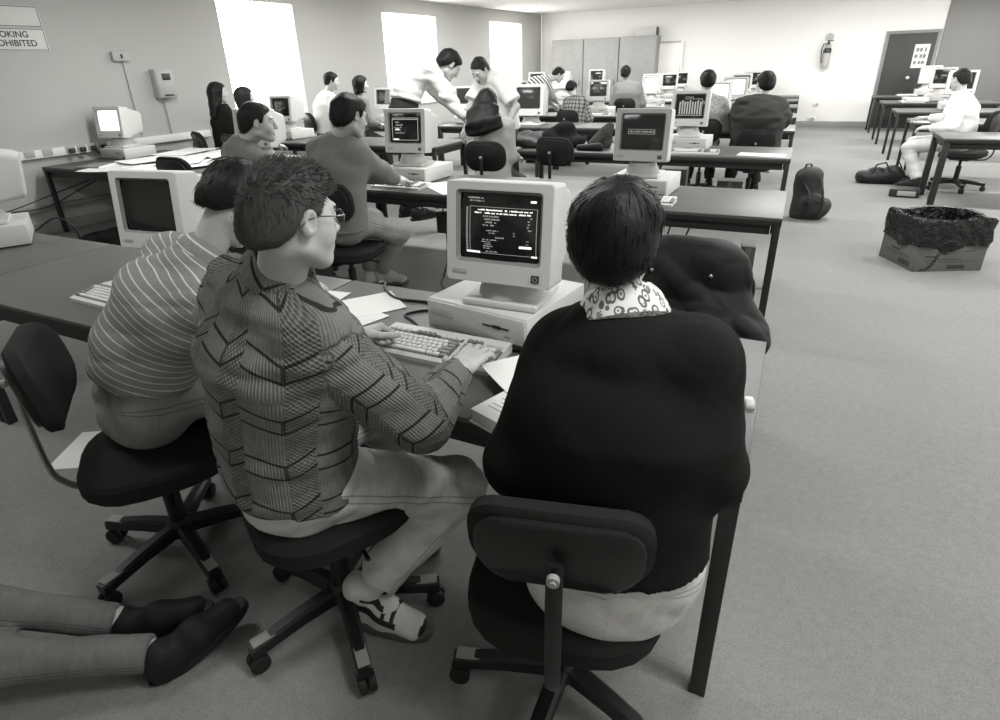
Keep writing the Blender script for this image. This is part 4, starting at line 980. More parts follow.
ws = [ # monitor label, unit label, keyboard label, x, y, rz, screen, content
 ('monitor with bright reflection typed at by the student in grey sweatshirt', 'system unit in front of the student in grey sweatshirt', 'keyboard under the hand of the student in grey sweatshirt', -2.80, 4.12, -4, 'screen', c_window()),
 ('monitor at right end of the second row showing a small outlined box', 'system unit at the right end of the second row', 'keyboard at right end of the second row beside black hair', -.915, 4.12, -3, 'screen_grey', c_box()),
 ('monitor hidden behind the head of the young man in profile', 'system unit behind the head of the young man in profile', None, -4.45, 4.10, 2, 'screen', None),
 ('monitor with a bright reflection put in as screen glow, on the paper covered table at the left wall', 'system unit on the paper covered table at the left wall', None, -6.98, 4.40, 2, 'glowing_screen', None),  # screen glow stands in for a bright reflection on the glass
 ('monitor showing vertical bars on the third row table', 'system unit under the vertical bars monitor', 'keyboard in front of the vertical bars monitor', -.985, 6.50, -2, 'screen', c_bars()),
 ('monitor by the first window, past the young man in profile', 'system unit by the first window', None, -6.38, 6.45, -6, 'screen', c_lines(51)),
 ('dark monitor above the heaped jackets', None, None, -3.66, 8.72, -6, 'screen_grey', None),
 ('monitor between the dark haired person and the standing man at left', 'system unit right of the dark haired person at left', None, -6.35, 8.80, -14, 'screen', c_lines(52)),
 ('monitor glimpsed between the two bending men', 'system unit behind the two bending men', None, -4.80, 8.85, -4, 'screen_grey', None),
 ('grey screen monitor left of the man in grey seen from behind', 'system unit left of the man in grey seen from behind', 'keyboard left of the man in grey seen from behind', -3.18, 10.72, -4, 'screen_grey', c_lines(53)),
 ('lowest of two stacked looking monitors above the jackets monitor', 'system unit behind the dark jackets monitor', None, -4.55, 10.9, -6, 'screen', c_lines(54)),
 ('bright white screen monitor right of the man in grey', 'system unit under the bright white screen', 'keyboard under the bright white screen', -2.72, 12.85, -3, 'glowing_screen', None),
 ('small dark monitor just behind the man in grey', 'system unit just behind the man in grey', None, -3.08, 14.5, 0, 'screen', c_lines(55)),
 ('dark monitor in front of the white board', 'system unit in front of the white board', 'keyboard in front of the white board', -2.70, 14.60, -2, 'screen', c_lines(56)),
 ('farthest dark monitor beside the white board', 'farthest system unit beside the white board', 'farthest keyboard beside the white board', -2.66, 15.85, 0, 'screen', None),
 ('white screen monitor beside the ear of the patterned shirt person', 'system unit beside the patterned shirt person', None, -1.02, 8.98, 0, 'glowing_screen', None),
 ('nearest of the overlapping monitors by the face of the charcoal sweatshirt man, bright screen', 'nearest of the overlapping system units left of the charcoal sweatshirt man', None, -.96, 10.75, 0, 'glowing_screen', None),
 ('second of the overlapping monitors left of the charcoal sweatshirt man', 'second of the overlapping system units left of the charcoal sweatshirt man', None, -1.05, 12.8, 0, 'screen', None),
 ('third of the overlapping monitors left of the charcoal sweatshirt man', 'third of the overlapping system units left of the charcoal sweatshirt man', None, -.98, 14.55, 0, 'screen', None),
 ('last of the overlapping monitors, above the charcoal sweatshirt man', 'last of the overlapping system units near the back wall', None, -.88, 15.85, 0, 'screen', None),
 ('bright screen monitor on the right side table by the dark door', 'system unit on the right side table by the dark door', None, 2.30, 15.75, -4, 'glowing_screen', None),
 ('dark screen monitor on the second right side table', 'system unit on the second right side table', None, 2.22, 13.80, -4, 'screen', None),
 ('dark screen monitor above the white shirted person at right', 'system unit on the third right side table', None, 2.14, 11.75, -4, 'screen', None)]
for ml, ul, kl, x, y, rz, scr, ct in ws:
    if ul: unit(ul, (x, y - .025, ZT), rz, GU)
    monitor(ml, (x, y, ZU if ul else ZT), rz + (10 if x < -2 else 3), GM, scr, ct, 1.0 if ul else 1.32)
    if kl: keyboard(kl, (x + (.06 if y < 5 else .12), y - .19, ZT), rz + 3, GK)
for x, y, ul, ul2, ml, sc_ in ((-5.16, 12.75, 'lower unit of two stacked behind the jackets', 'upper unit of two stacked behind the jackets', 'upper of two stacked looking monitors above the jackets monitor', 'screen'), (-4.36, 14.5, 'lower unit of two stacked left of the man in grey', 'upper unit of two stacked left of the man in grey', 'dark monitor before the cupboard doors, left of the head of the man in grey', 'screen'), (-4.62, 12.8, 'lower unit of two stacked behind the striped shirt person', 'upper unit of two stacked behind the striped shirt person', 'pale monitor behind the head of the striped shirt person', 'glowing_screen')):
    unit(ul, (x, y - .02, ZT), 0, GU); unit(ul2, (x, y - .02, ZU), 0, GU); monitor(ml, (x, y, ZU + .12), 0, GM, sc_)
# ------------------------------------------------------------------ papers
sheet('white sheet on the table left of the near keyboard', (-1.42, 1.73, ZT), -38, .21, .26, .004, seed=1)
sheet('second sheet under the white one beside the near keyboard', (-1.375, 1.60, ZT), -20, .15, .20, .002, seed=2)
bk = thing('book', 'open softcover book lying at the table edge against the dark sweater man', 'book', (-.505, 1.245, ZT), -20)
obj('pages', MB().box((0, .0, .020), (.205, .27, .034), .003), MAT['paper_edge'], bk); obj('cover', MB().box((0, 0, .002), (.215, .28, .003)).box((0, 0, .0385), (.207, .272, .003), .001), MAT['paper'], bk)
mb = MB()
for i in range(13): mb.box((0, .11 - i * .017, .0403), (.16 - .03 * (i % 3 == 1), .003, .0003))
obj('print', mb, MAT['bezel_in'], bk)
sheet('white sheet lying across the open book by the near keyboard', (-.575, 1.42, ZT + .041), -40, .19, .27, .006, seed=4)
sheet('white sheet under the bent head of the striped polo man', (-1.66, 1.66, ZT), 5, .21, .297, .003, seed=5)
sheet('large white printout sheet beside the keyboard of the grey sweatshirt student', (-2.33, 4.02, ZT), 50, .32, .50, .004, seed=6)
sheet('white sheet lying alone on the third row table by the aisle', (-.25, 6.32, ZT), 84, .21, .42, .002, seed=7)
for i, (x, y, rz, lb) in enumerate(((-6.35, 3.98, 20, 'spread printout nearest the bright monitor on the wall table'), (-5.9, 4.12, -30, 'spread printout in the middle of the wall table'), (-5.55, 3.95, 12, 'spread printout toward the young man in profile'), (-6.05, 4.85, 60, 'loose printout behind the spread ones on the wall table'), (-5.45, 4.45, -15, 'loose printout at right end of the wall table'), (-6.35, 4.40, -12, 'loose printout lying against the system unit of the bright monitor on the wall table'), (-5.85, 4.38, 40, 'loose printout at the back edge of the wall table'), (-6.45, 4.92, 8, 'loose printout nearest the wall on the narrow table'), (-5.62, 4.92, -25, 'loose printout at right end of the narrow table'))): sheet(lb, (x, y, ZT + .004 * i), rz, .46, .62, .010, 'paper' if i % 2 else 'paper_print', seed=20 + i)
fd = thing('folder', 'grey folder under the printouts at near edge of the wall table', 'folder', (-6.62, 3.93, ZT), 25); obj('cover', MB().box((0, 0, .012), (.26, .32, .022), .003), MAT['bezel_in'], fd); obj('page_block', MB().box((.006, 0, .012), (.255, .30, .014), .001), MAT['paper'], fd)
stack('stack of papers by the elbow of the white shirt person', (-5.75, 7.4, .0), 10, .25, .33, 1, 2) if False else None
stack('heap of papers on the fourth row, right of the glasses student head', (-5.55, 8.68, ZT), 15, .30, .40, 5, 4, group='paper heaps')
stack('heap of papers before the white screen near the patterned shirt', (-.62, 8.75, ZT), -10, .30, .38, 6, 9, group='paper heaps')
stack('heap of papers in front of the farthest monitors', (-2.2, 14.45, ZT), -10, .34, .34, 7, 12, group='paper heaps')
stack('heap of papers on the right side table by the door', (1.95, 15.62, ZT), 5, .30, .30, 6, 14, group='paper heaps')
stack('heap of papers on the second right side table', (1.85, 13.66, ZT), 5, .34, .34, 8, 15, group='paper heaps')
sheet('white sheet under the hand of the white shirted person at right', (1.50, 9.82, ZT), 80, .21, .30, .003, seed=16)
sheet('white sheet on the floor at the left edge', (-2.74, 1.20, 0.0), 30, .21, .297, .0, seed=17, group='papers on the floor')
# ------------------------------------------------------------------ near people and their chairs
GP, GC = 'people in the room', 'office chairs in the room'
chair('swivel chair of the striped polo man, nearest the left edge', (-1.765, .965, 0), -37, GC, .465, .775, base_rot=18, chrome=True)
o, J = person('person in a striped polo shirt and jeans bending over the table, second from left front', (-1.85, 1.03, .60), -12, GP, lean=30, side=27, s=1.06, head=(-1.555, 1.33, 1.20), hyaw=-4, hpitch=50, hero=2,
    handL=(-1.86, 1.62, .80), handR=(-1.62, 1.62, .80), poleL=(-.8, -.2, -.6), poleR=(.9, -.3, -.5), hdirL=(.3, 1, -.15), hdirR=(-.3, 1, -.15),
    footL=(-1.80, 1.36, .095), footR=(-1.55, 1.42, .095), top=('polo_shirt', MAT['polo']), sleeve='short', pants=('jeans', MAT['denim_mid']), shoes=[MAT['leather_black'], MAT['sole_black'], MAT['sole_black']], hair=('full', MAT['hair_dark']), hstr=('full', 1500, .05, .0022, 3), loose=.014, wr=.010, collar=(MAT['polo'], 'shirt'), hem=.155)
b = J['base']; mb = MB(); r_ = J['r']; d_ = J['d0']; fw = np.cross(d_, r_); c_ = J['P0'] + d_ * .115 - b
mb.lathe([(.166, -.018), (.168, .018), (.160, .018), (.158, -.018)], 40, c_, 1.0, .76, axes=(r_, fw, d_), closed=True); obj('belt', mb, MAT['leather_black'], o)
chair('backless swivel seat under the man in the patterned sweater', (-1.045, .985, 0), -30, GC, .50, .74, base_rot=-10, back=False)
o, J = person('person in a patterned knitted sweater and glasses typing at the near keyboard', (-1.085, .915, .60), -16, GP, lean=3, side=9, twist=2, s=1.08, head=(-.912, .905, 1.300), hyaw=-2, hpitch=8, hero=2, hsc=.865, shw=.150,
    handL=(-1.165, 1.33, .800), handR=(-.735, 1.268, .806), poleL=(-.7, -.3, -.9), poleR=(.75, -.35, -.9), hdirL=(.2, .95, -.10), hdirR=(-.08, 1, -.02), hnL=(-.45, .1, .85), hnR=(.1, .1, 1), curl=(.15, .35, .30), curlL=(.75, .95, .6), thumb=.85, thumbL=.5,
    footL=(-1.12, 1.26, .10), footR=(-.975, .985, .105), toeL=(1, .25, 0), toeR=(1, .14, -.10), kpL=(.2, 1, 1.2), kpR=(.75, .9, .5), top=('knitted_sweater', MAT['knit']), pants=('jeans', MAT['denim']), shoes=[MAT['sneaker'], MAT['sneaker_dark'], MAT['sole_grey'], MAT['sock']],
    hair=('spiky', MAT['hair_brown']), hstr=('spiky', 3600, .022, .0014, 4), loose=.030, wr=.010, aloose=.010, collar=(MAT['knit'], 'crew'), hem=.04, wl=.012, cuff=.80)
glasses(o, J)
chair('swivel chair with the man in the dark sweater, seen from behind', (-.335, 1.03, 0), 14, GC, .455, .742, back_w=.36, back_h=.205, base_rot=40)
o, J = person('person in a plain dark sweater with floral collar seen from behind, front right', (-.225, .995, .575), 17, GP, lean=3, twist=-20, s=1.09, head=(-.272, 1.070, 1.270), hyaw=6, hpitch=6, hero=2, hsc=.81, shw=.122, aloose=.014,
    shL=(-.337, 1.03, 1.035), shR=(-.105, 1.03, 1.065), elbL=(-.41, .94, .80), elbR=(-.058, 1.04, .84), handL=(-.47, 1.19, .77), handR=(-.10, 1.30, .79), hdirL=(.2, 1, -.1), hdirR=(-.3, 1, -.1),
    footL=(-.45, 1.30, .095), footR=(-.22, 1.36, .095), top=('sweater', MAT['black_knit']), pants=('jeans', MAT['denim']), shoes=[MAT['leather_black'], MAT['sole_black'], MAT['sole_black']], hair=('full', MAT['hair_black']), hstr=('full', 2600, .040, .0016, 6), loose=.020, wr=.006, collar=(MAT['floral'], 'shirt', .88), hem=.10)
o, J = person('person mostly outside the photo stretching jeans and black shoes from lower left', (-2.22, .12, .10), -22, GP, lean=-14, legr=.74, s=1.08, handL=(-2.62, .10, .10), handR=(-2.16, -.06, .10), hero=1, footL=(-1.575, .625, .085), footR=(-1.365, .61, .085), toeL=(.75, .55, .3), toeR=(.35, .93, .35), kpL=(0, 0, 1), kpR=(0, 0, 1), top=('shirt', MAT['mid_grey']), pants=('jeans', MAT['denim_grey']), shoes=[MAT['leather_black'], MAT['sole_black'], MAT['sole_black']], hair=('short', MAT['hair_dark']))
# ------------------------------------------------------------------ second row
chair('dark chair of the student in grey sweatshirt and glasses', (-2.70, 3.17, 0), 8, GC, .46, .80)
o, J = person('person in grey sweatshirt and glasses typing at the second row, jeans and white socks', (-2.72, 3.16, .56), -6, GP, lean=7, s=1.05, head=(-2.585, 3.22, 1.305), hyaw=-14, hpitch=14, hero=1, handL=(-2.78, 3.72, .80), handR=(-2.60, 3.72, .80), hdirR=(0, 1, -.1), hdirL=(.1, 1, -.1), curl=(.3, .5, .3),
    footL=(-2.85, 3.55, .10), footR=(-2.78, 3.60, .105), toeL=(.6, .8, 0), toeR=(.9, .3, 0), kpR=(.9, .8, .6), top=('sweatshirt', MAT['grey_sweat']), pants=('jeans', MAT['denim_mid']), shoes=[MAT['pale_shoe'], MAT['sole_black'], MAT['sole_grey'], MAT['sock']], hair=('full', MAT['hair_black']), loose=.03, wr=.006, hsc=1.0, hem=-.01, hstr=('full', 500, .03, .0022, 9))
glasses(o, J)
chair('dark chair of the young man in profile', (-3.36, 2.98, 0), -8, GC)
person('person with short dark hair in profile, grey round necked top, second row left', (-3.38, 2.98, .56), -22, GP, lean=4, s=1.04, head=(-3.225, 3.05, 1.275), hyaw=-26, hpitch=4, hero=1, top=('jumper', MAT['mid_grey']), pants=('jeans', MAT['denim_dark']), shoes=[MAT['leather_black'], MAT['sole_black'], MAT['sole_black']], hair=('short', MAT['hair_dark']), loose=.02, hsc=1.0, hstr=('full', 500, .022, .0022, 10))
chair('empty dark chair whose rounded back rises before the printouts', (-4.64, 3.60, 0), 0, GC, .47, .83)
jc = chair('chair beyond the nearest row, wearing a black leather jacket', (-.27, 2.56, 0), 8, GC, .46, .72)
S = SDF(); u_ = V(-.27, 2.26, 0)
S.ecap(u_ + V(-.13, 0, .80), u_ + V(.07, 0, .82), (0, 1, 0), (.10, .13), (.10, .13), .08); S.ecap(u_ + V(0, .0, .88), u_ + V(0, .02, .55), (1, 0, 0), (.20, .085), (.22, .075), .06)
S.cap(u_ + V(.12, -.03, .74), u_ + V(.215, -.07, .62), .075, .085, .03); S.cap(u_ + V(.20, -.07, .64), u_ + V(.19, -.05, .48), .085, .06, .03); S.ecap(u_ + V(-.12, -.10, .705), u_ + V(.13, -.115, .69), (0, 1, 0), (.045, .03), (.045, .035), .012); S.cap(u_ + V(-.17, -.03, .74), u_ + V(-.22, -.06, .48), .075, .06, .05); S.ell(u_ + V(.02, -.07, .66), (.19, .07, .07), None, .03)
v, f_ = S.mesh(.008, folds(.016, 8, [u_ + V(.15, -.06, .66), u_ + V(-.12, -.05, .66), u_ + V(0, -.08, .62)], 1.3)); base = V(-.27, 2.26, .45)
jk = mesh_obj('jacket', (v, f_), MAT['leather_black'], None, base); jk.location = base; tag(jk, 'black leather jacket with two metal studs draped over a chair back', 'jacket')
for q in (-.11, .10): obj('stud', MB().lathe([(.007, 0), (.007, .003), (.003, .006)], 12, V(-.02 + q, -.112, .41), axes=(V(1, 0, 0), V(0, 0, 1), V(0, -1, 0))), MAT['chair_steel'], jk)
# ------------------------------------------------------------------ third row and beyond
chair('chair of the long haired girl', (-2.52, 5.18, 0), 3, GC, .47, .82)
person('person with long dark hair and pale top sitting before the two bending men', (-2.55, 5.22, .56), 0, GP, lean=6, s=.96, shw=.14, poleL=(-.2, -.6, -1), poleR=(.2, -.6, -1), head=(-2.63, 5.30, 1.27), hyaw=10, hpitch=14, hero=1, top=('blouse', MAT['pale_grey']), pants=('jeans', MAT['denim_dark']), shoes=[MAT['leather_black'], MAT['sole_black'], MAT['sole_black']], hair=('long', MAT['hair_black']), fall=[((-2.62, 5.17, 1.20), .125, .07), ((-2.58, 5.09, 1.10), .175, .06), ((-2.56, 5.08, 1.03), .20, .04)], loose=.02)
person('person standing and bending in white shirt and dark trousers, seen from behind', (-3.46, 5.12, 1.18), -38, GP, lean=38, s=1.10, stand=True, head=(-3.03, 5.33, 1.585), hyaw=-5, hpitch=45, hero=1, handR=(-2.80, 5.28, 1.03), handL=(-3.02, 5.60, 1.05), poleR=(.6, -1, -.2), poleL=(-1, .3, 0), footL=(-3.48, 5.02, .10), footR=(-3.24, 4.90, .10), toeL=(.5, 1, 0), toeR=(.5, 1, 0), top=('shirt', MAT['white_cotton']), pants=('trousers', MAT['dark_trousers']), shoes=[MAT['leather_black'], MAT['sole_black'], MAT['sole_black']], hair=('full', MAT['hair_black']), loose=.008, wr=.012, hem=.17)
person('person in white tee shirt facing the camera with head bowed toward the long haired girl', (-2.90, 6.22, .99), 152, GP, lean=24, s=1.06, stand=True, head=(-3.02, 5.93, 1.53), hyaw=18, hpitch=40, hero=1, handR=(-3.15, 5.82, .98), handL=(-2.72, 5.86, .95), poleR=(-1, .2, -.3), poleL=(1, .4, -.3), top=('tee_shirt', MAT['white_cotton']), sleeve='short', pants=('trousers', MAT['denim_dark']), shoes=[MAT['leather_black'], MAT['sole_black'], MAT['sole_black']], hair=('short', MAT['hair_dark']), loose=.03, wr=.006)
chair('empty dark chair left of the outlined box monitor', (-2.02, 5.75, 0), -8, GC, .47, .80)
chair('black chair of the woman dressed in black by the left wall', (-6.60, 5.52, 0), -25, GC, .47, .80)
person('person in black with long black hair by the first window', (-6.54, 5.62, .60), -30, GP, lean=4, s=1.04, hero=0, head=(-6.52, 5.62, 1.37), hyaw=-10, top=('jumper', MAT['black_knit']), pants=('trousers', MAT['black_cloth']), shoes=[MAT['leather_black'], MAT['sole_black'], MAT['sole_black']], hair=('long', MAT['hair_black']), fall=[((-6.54, 5.54, 1.22), .11, .07), ((-6.55, 5.52, 1.10), .12, .06)], loose=.03)
chair('chair of the person in grey next to the woman in black', (-5.97, 5.44, 0), -20, GC)
person('person in grey top with dark hair tied back, next to the woman in black', (-5.97, 5.46, .57), -18, GP, lean=6, s=1.0, hero=0, head=(-5.94, 5.49, 1.315), hyaw=-8, top=('jumper', MAT['mid_grey']), pants=('trousers', MAT['dark_trousers']), shoes=[MAT['leather_black'], MAT['sole_black'], MAT['sole_black']], hair=('bob', MAT['hair_dark']), loose=.02)
chair('chair of the white shirted person by the left wall', (-6.46, 7.40, 0), -30, GC, .55, .88)
person('person in loose white shirt sitting by the second stretch of left wall', (-6.46, 7.42, .66), -32, GP, lean=14, s=1.04, hero=0, head=(-6.30, 7.52, 1.43), hyaw=-22, hpitch=12, top=('shirt', MAT['white_cotton']), pants=('trousers', MAT['black_cloth']), shoes=[MAT['leather_black'], MAT['sole_black'], MAT['sole_black']], hair=('full', MAT['hair_black']), loose=.04, wr=.008)
chair('chair of the person with bobbed hair at left', (-5.95, 7.54, 0), -25, GC, .52, .86)
person('person with bobbed dark hair and grey top facing a monitor at left', (-5.95, 7.56, .62), -25, GP, lean=8, s=1.02, hero=0, head=(-5.85, 7.62, 1.375), hyaw=-20, hpitch=8, top=('jumper', MAT['grey_sweat']), pants=('trousers', MAT['dark_trousers']), shoes=[MAT['leather_black'], MAT['sole_black'], MAT['sole_black']], hair=('bob', MAT['hair_black']), loose=.02)
chair('chair of the plaid shirt student', (-3.34, 9.92, 0), -10, GC, .45, .74)
person('person in plaid shirt with dark hair in front of a grey screen', (-3.34, 9.94, .54), -10, GP, lean=10, s=.97, hero=0, head=(-3.42, 10.02, 1.19), hpitch=20, top=('plaid_shirt', MAT['plaid']), pants=('trousers', MAT['dark_trousers']), shoes=[MAT['leather_black'], MAT['sole_black'], MAT['sole_black']], hair=('full', MAT['hair_black']), loose=.02)
person('person in a striped shirt leaning over beside the plaid shirt student', (-4.16, 9.92, .94), -60, GP, lean=46, s=1.03, stand=True, hero=0, head=(-3.72, 10.22, 1.39), hpitch=35, handR=(-3.75, 10.55, .80), handL=(-3.95, 10.70, .80), top=('striped_shirt', MAT['shirt_stripes']), pants=('trousers', MAT['dark_trousers']), shoes=[MAT['leather_black'], MAT['sole_black'], MAT['sole_black']], hair=('short', MAT['hair_dark']), loose=.03)
chair('chair of the man in grey seen from behind', (-2.96, 11.9, 0), 4, GC, .50, .80)
person('person with tan skin and grey sweatshirt seen from behind, before the cupboards', (-2.96, 11.92, .61), 4, GP, lean=4, s=1.08, hero=0, head=(-3.03, 11.98, 1.36), hpitch=4, top=('sweatshirt', MAT['grey_sweat']), pants=('trousers', MAT['dark_trousers']), shoes=[MAT['leather_black'], MAT['sole_black'], MAT['sole_black']], hair=('full', MAT['hair_black']), loose=.05, skin=MAT['skin_dark'])
chair('chair of the patterned shirt person', (-1.00, 7.90, 0), 6, GC)
person('person in patterned shirt right of the vertical bars monitor', (-1.00, 7.92, .57), 8, GP, lean=5, s=1.04, hero=0, head=(-1.03, 7.98, 1.32), hyaw=6, hpitch=6, top=('shirt', MAT['pattern']), pants=('trousers', MAT['dark_trousers']), shoes=[MAT['leather_black'], MAT['sole_black'], MAT['sole_black']], hair=('full', MAT['hair_black']), loose=.02)
chair('chair of the broad man in charcoal sweatshirt, small tag on its back', (-.40, 7.62, 0), 6, GC, .47, .70)
person('person with broad back in charcoal sweatshirt at the right end of the fourth row', (-.40, 7.78, .55), 14, GP, lean=4, s=1.12, hero=1, head=(-.395, 7.90, 1.285), hyaw=14, hpitch=6, handL=(-.60, 8.45, .80), handR=(-.2, 8.42, .80), poleL=(-1, -.2, -.5), poleR=(1, -.2, -.5), top=('sweatshirt', MAT['dark_sweat']), pants=('trousers', MAT['dark_trousers']), shoes=[MAT['leather_black'], MAT['sole_black'], MAT['sole_black']], hair=('full', MAT['hair_black']), loose=.085, wr=.014, shw=.165)
chair('black chair of the white shirted person at the right edge', (1.86, 9.12, 0), 60, GC)
person('person in white shirt and light trousers sitting sideways at the right edge', (1.78, 9.18, .56), 68, GP, lean=12, s=1.05, hero=1, hyaw=-30, hpitch=10, handR=(1.50, 9.70, .78), handL=(1.45, 9.1, .72), footR=(1.42, 9.22, .095), footL=(1.46, 9.02, .095), top=('shirt', MAT['white_cotton']), pants=('trousers', MAT['light_trousers']), shoes=[MAT['leather_black'], MAT['sole_black'], MAT['sole_black']], hair=('short', MAT['hair_dark']), loose=.035, wr=.008)
# ------------------------------------------------------------------ bags, boxes, cables
def blob(name, label, cat, loc, build, mat, h=.012, wr=.008, f=24, rz=0, group=None):
    S = SDF(); build(S); v, fc = S.mesh(h, wrinkle(wr, f, len(label)))
    v[:, 2] = np.maximum(v[:, 2], 0.0)
    o = mesh_obj(name, (v, fc), MAT[mat], None, V(0, 0, 0)); o.location = loc; o.rotation_euler = (0, 0, rad(rz)); tag(o, label, cat, group); return o
def rucksack(S):
    S.ecap((0, 0, .06), (-.05, .02, .42), (1, 0, 0), (.17, .13), (.13, .10), .05); S.ell((.03, -.10, .15), (.12, .07, .12), None, .03); S.ell((-.05, .02, .44), (.12, .10, .07), None, .04); S.ell((.15, 0, .12), (.05, .09, .10), None, .03)
b = blob('backpack', 'dark nylon backpack standing in the aisle against the third row table end', 'backpack', (.25, 7.02, 0), rucksack, 'nylon', .011, .010, 30)
mb = MB(); mb.tube([(-.10, -.09, .40), (-.03, -.15, .30), (0, -.175, .16), (-.02, -.15, .05)], .014, 8, flat=.5); mb.tube([(.06, -.06, .42), (.10, -.12, .30), (.12, -.15, .16), (.10, -.14, .04)], .014, 8, flat=.5); obj('strap', mb, MAT['strap'], b)
mb = MB(); mb.tube([(-.10, .02, .48), (-.09, .02, .54), (-.05, .02, .55), (-.02, .02, .49)], .010, 8); obj('grab_handle', mb, MAT['strap'], b); obj('buckle', MB().box((.07, -.175, .20), (.035, .014, .025), .003).box((-.03, -.185, .20), (.035, .014, .025), .003), MAT['strap'], b)
def holdall(S):
    S.ecap((-.19, 0, .08), (.19, .02, .09), (0, 0, 1), (.09, .12), (.11, .12), .05); S.ell((.13, 0, .15), (.12, .10, .09), None, .04); S.ell((-.06, .0, .15), (.10, .08, .06), None, .03)
b = blob('holdall', 'soft black holdall lying alone on the floor before the right side tables', 'bag', (1.10, 9.32, 0), holdall, 'nylon_black', .011, .012, 30)
mb = MB(); mb.tube([(-.12, -.10, .12), (-.08, -.06, .24), (.02, -.03, .27), (.08, -.08, .17)], .011, 8); mb.tube([(.12, .0, .22), (.17, .0, .27), (.21, .0, .20)], .010, 8); obj('handle', mb, MAT['strap'], b)
def coat(S):
    S.ell((-.22, 0, .05), (.22, .20, .07), None, .05); S.ell((.03, .05, .08), (.22, .2, .10), None, .06); S.ell((.30, -.02, .05), (.18, .18, .06), None, .05)
blob('coat', 'black coat dropped on the floor beneath the table at the left wall', 'coat', (-6.15, 3.62, 0), coat, 'black_cloth', .014, .016, 18)
def jk1(S): S.ell((0, 0, .05), (.26, .20, .07), None, .05); S.ell((.14, .06, .09), (.16, .15, .07), None, .05); S.cap((-.2, -.1, .05), (.2, -.22, .04), .05, .045, .04); S.cap((-.1, .1, .1), (-.25, -.05, .06), .05, .04, .04)
blob('jacket', 'crumpled grey jacket heaped on the third row table', 'jacket', (-2.66, 6.50, .7195), jk1, 'nylon', .014, .018, 26, group='jackets heaped on the third row')
def jk2(S): S.ecap((-.15, 0, .08), (.17, -.03, .05), (0, 0, 1), (.12, .19), (.06, .17), .05); S.ell((-.03, .02, .17), (.12, .13, .09), None, .05)
blob('jacket', 'dark folded jacket on top of the heap, below the dark monitor', 'jacket', (-2.30, 6.56, .7195), jk2, 'black_cloth', .014, .012, 22, group='jackets heaped on the third row')
def sf(S): S.cap((-.08, -.14, .05), (.03, .0, .16), .05, .06, .03); S.cap((.03, .0, .16), (.07, .05, .22), .06, .045, .03); S.cap((.02, .03, .05), (.05, .05, .2), .08, .05, .04)
blob('scarf', 'patterned cloth bundle on the third row beside the outlined box monitor', 'scarf', (-1.86, 6.50, .7195), sf, 'scarf', .011, .008, 30)
def sb(S): S.ecap((-.09, 0, .03), (.13, .01, .04), (0, 0, 1), (.032, .05), (.045, .06), .03)
blob('pouch', 'flat black pouch lying before the patterned cloth bundle', 'pouch', (-1.95, 6.26, .7195), sb, 'leather_black', .008, .004, 30)
t = thing('eraser', 'small white block on the bare table edge beside the dark sweater man', 'eraser', (.005, 1.52, .7195), 10); obj('block', MB().box((0, 0, .008), (.022, .045, .016), .003), MAT['white_paint'], t); obj('sleeve', MB().box((0, -.008, .008), (.0235, .024, .0172), .001), MAT['plate'], t)
# carton with bin liner
bx = thing('carton', 'open cardboard carton used as a bin in the right aisle', 'box', (1.137, 5.69, 0), 25)
W_, D_, H_ = .52, .44, .40
mb = MB(); 
for q in (-1, 1): mb.box((q * W_ / 2, 0, H_ / 2), (.008, D_, H_), .001); mb.box((0, q * D_ / 2, H_ / 2), (W_, .008, H_), .001)
mb.box((0, 0, .005), (W_, D_, .008)); obj('walls', mb, MAT['cardboard'], bx)
mb = MB(); y = -D_ / 2 - .0045
mb.box((.06, y, .035), (.13, .001, .032)); mb.box((-.14, y, .12), (.10, .001, .012)); mb.box((-.05, y, .095), (.28, .001, .004)); mb.box((0, y, .078), (.36, .001, .003))
x = -W_ / 2 - .0045
mb.box((x, -.10, .045), (.001, .14, .04)); mb.box((x, .03, .125), (.001, .11, .014)); mb.box((x, .0, .10), (.001, .30, .004)); mb.box((x, -.03, .085), (.001, .24, .003))
for k in range(9): mb.box((-.20 + .11 * (k / 8) ** .6 , y, .012 + .15 * (k / 8) ** 1.6), (.028, .001, .024), 0, Matrix.Rotation(-.5 + .06 * k, 3, 'Y'))
mb.box((-.06, y, .15), (.05, .001, .03)); mb.box((.14, y, .16), (.09, .001, .006))
obj('print', mb, MAT['cardboard_ink'], bx)
mb = MB(); rings = []; n = 72; rr = random.Random(5)
ph = [rr.uniform(0, 6.28) for _ in range(8)]
def rect_pt(t, g):
    p = t * 2 * (W_ + D_); 
    for L, a, b in ((W_, V(-1, -1, 0), V(1, -1, 0)), (D_, V(1, -1, 0), V(1, 1, 0)), (W_, V(1, 1, 0), V(-1, 1, 0)), (D_, V(-1, 1, 0), V(-1, -1, 0))):
        if p <= L: q = a + (b - a) * p / L; return V(q[0] * (W_ / 2 + g), q[1] * (D_ / 2 + g), 0)
        p -= L
    return V(-(W_ / 2 + g), -(D_ / 2 + g), 0)
for z, g, amp in ((.185, .016, .010), (.24, .020, .007), (.32, .018, .007), (.395, .014, .005), (.412, .004, .004), (.405, -.016, .005), (.33, -.03, .012), (.20, -.06, .02), (.10, -.12, .02)):
    rings.append([rect_pt(k / n, g + amp * math.sin(k * .9 + ph[int(z * 20) % 8]) + amp * .5 * math.sin(k * 2.3 + z * 30)) + V(0, 0, z + (.02 if z < .2 else .008) * math.sin(k * .45 + 1) * (1 if z < .3 or z > .38 else .4)) for k in range(n)])
mb.loft(rings, cap0=False); bl = obj('bin_liner', mb, MAT['bin_liner'], None, (1.137, 5.69, 0), 25); tag(bl, 'shiny black plastic liner folded over the top of the cardboard bin', 'bin liner')
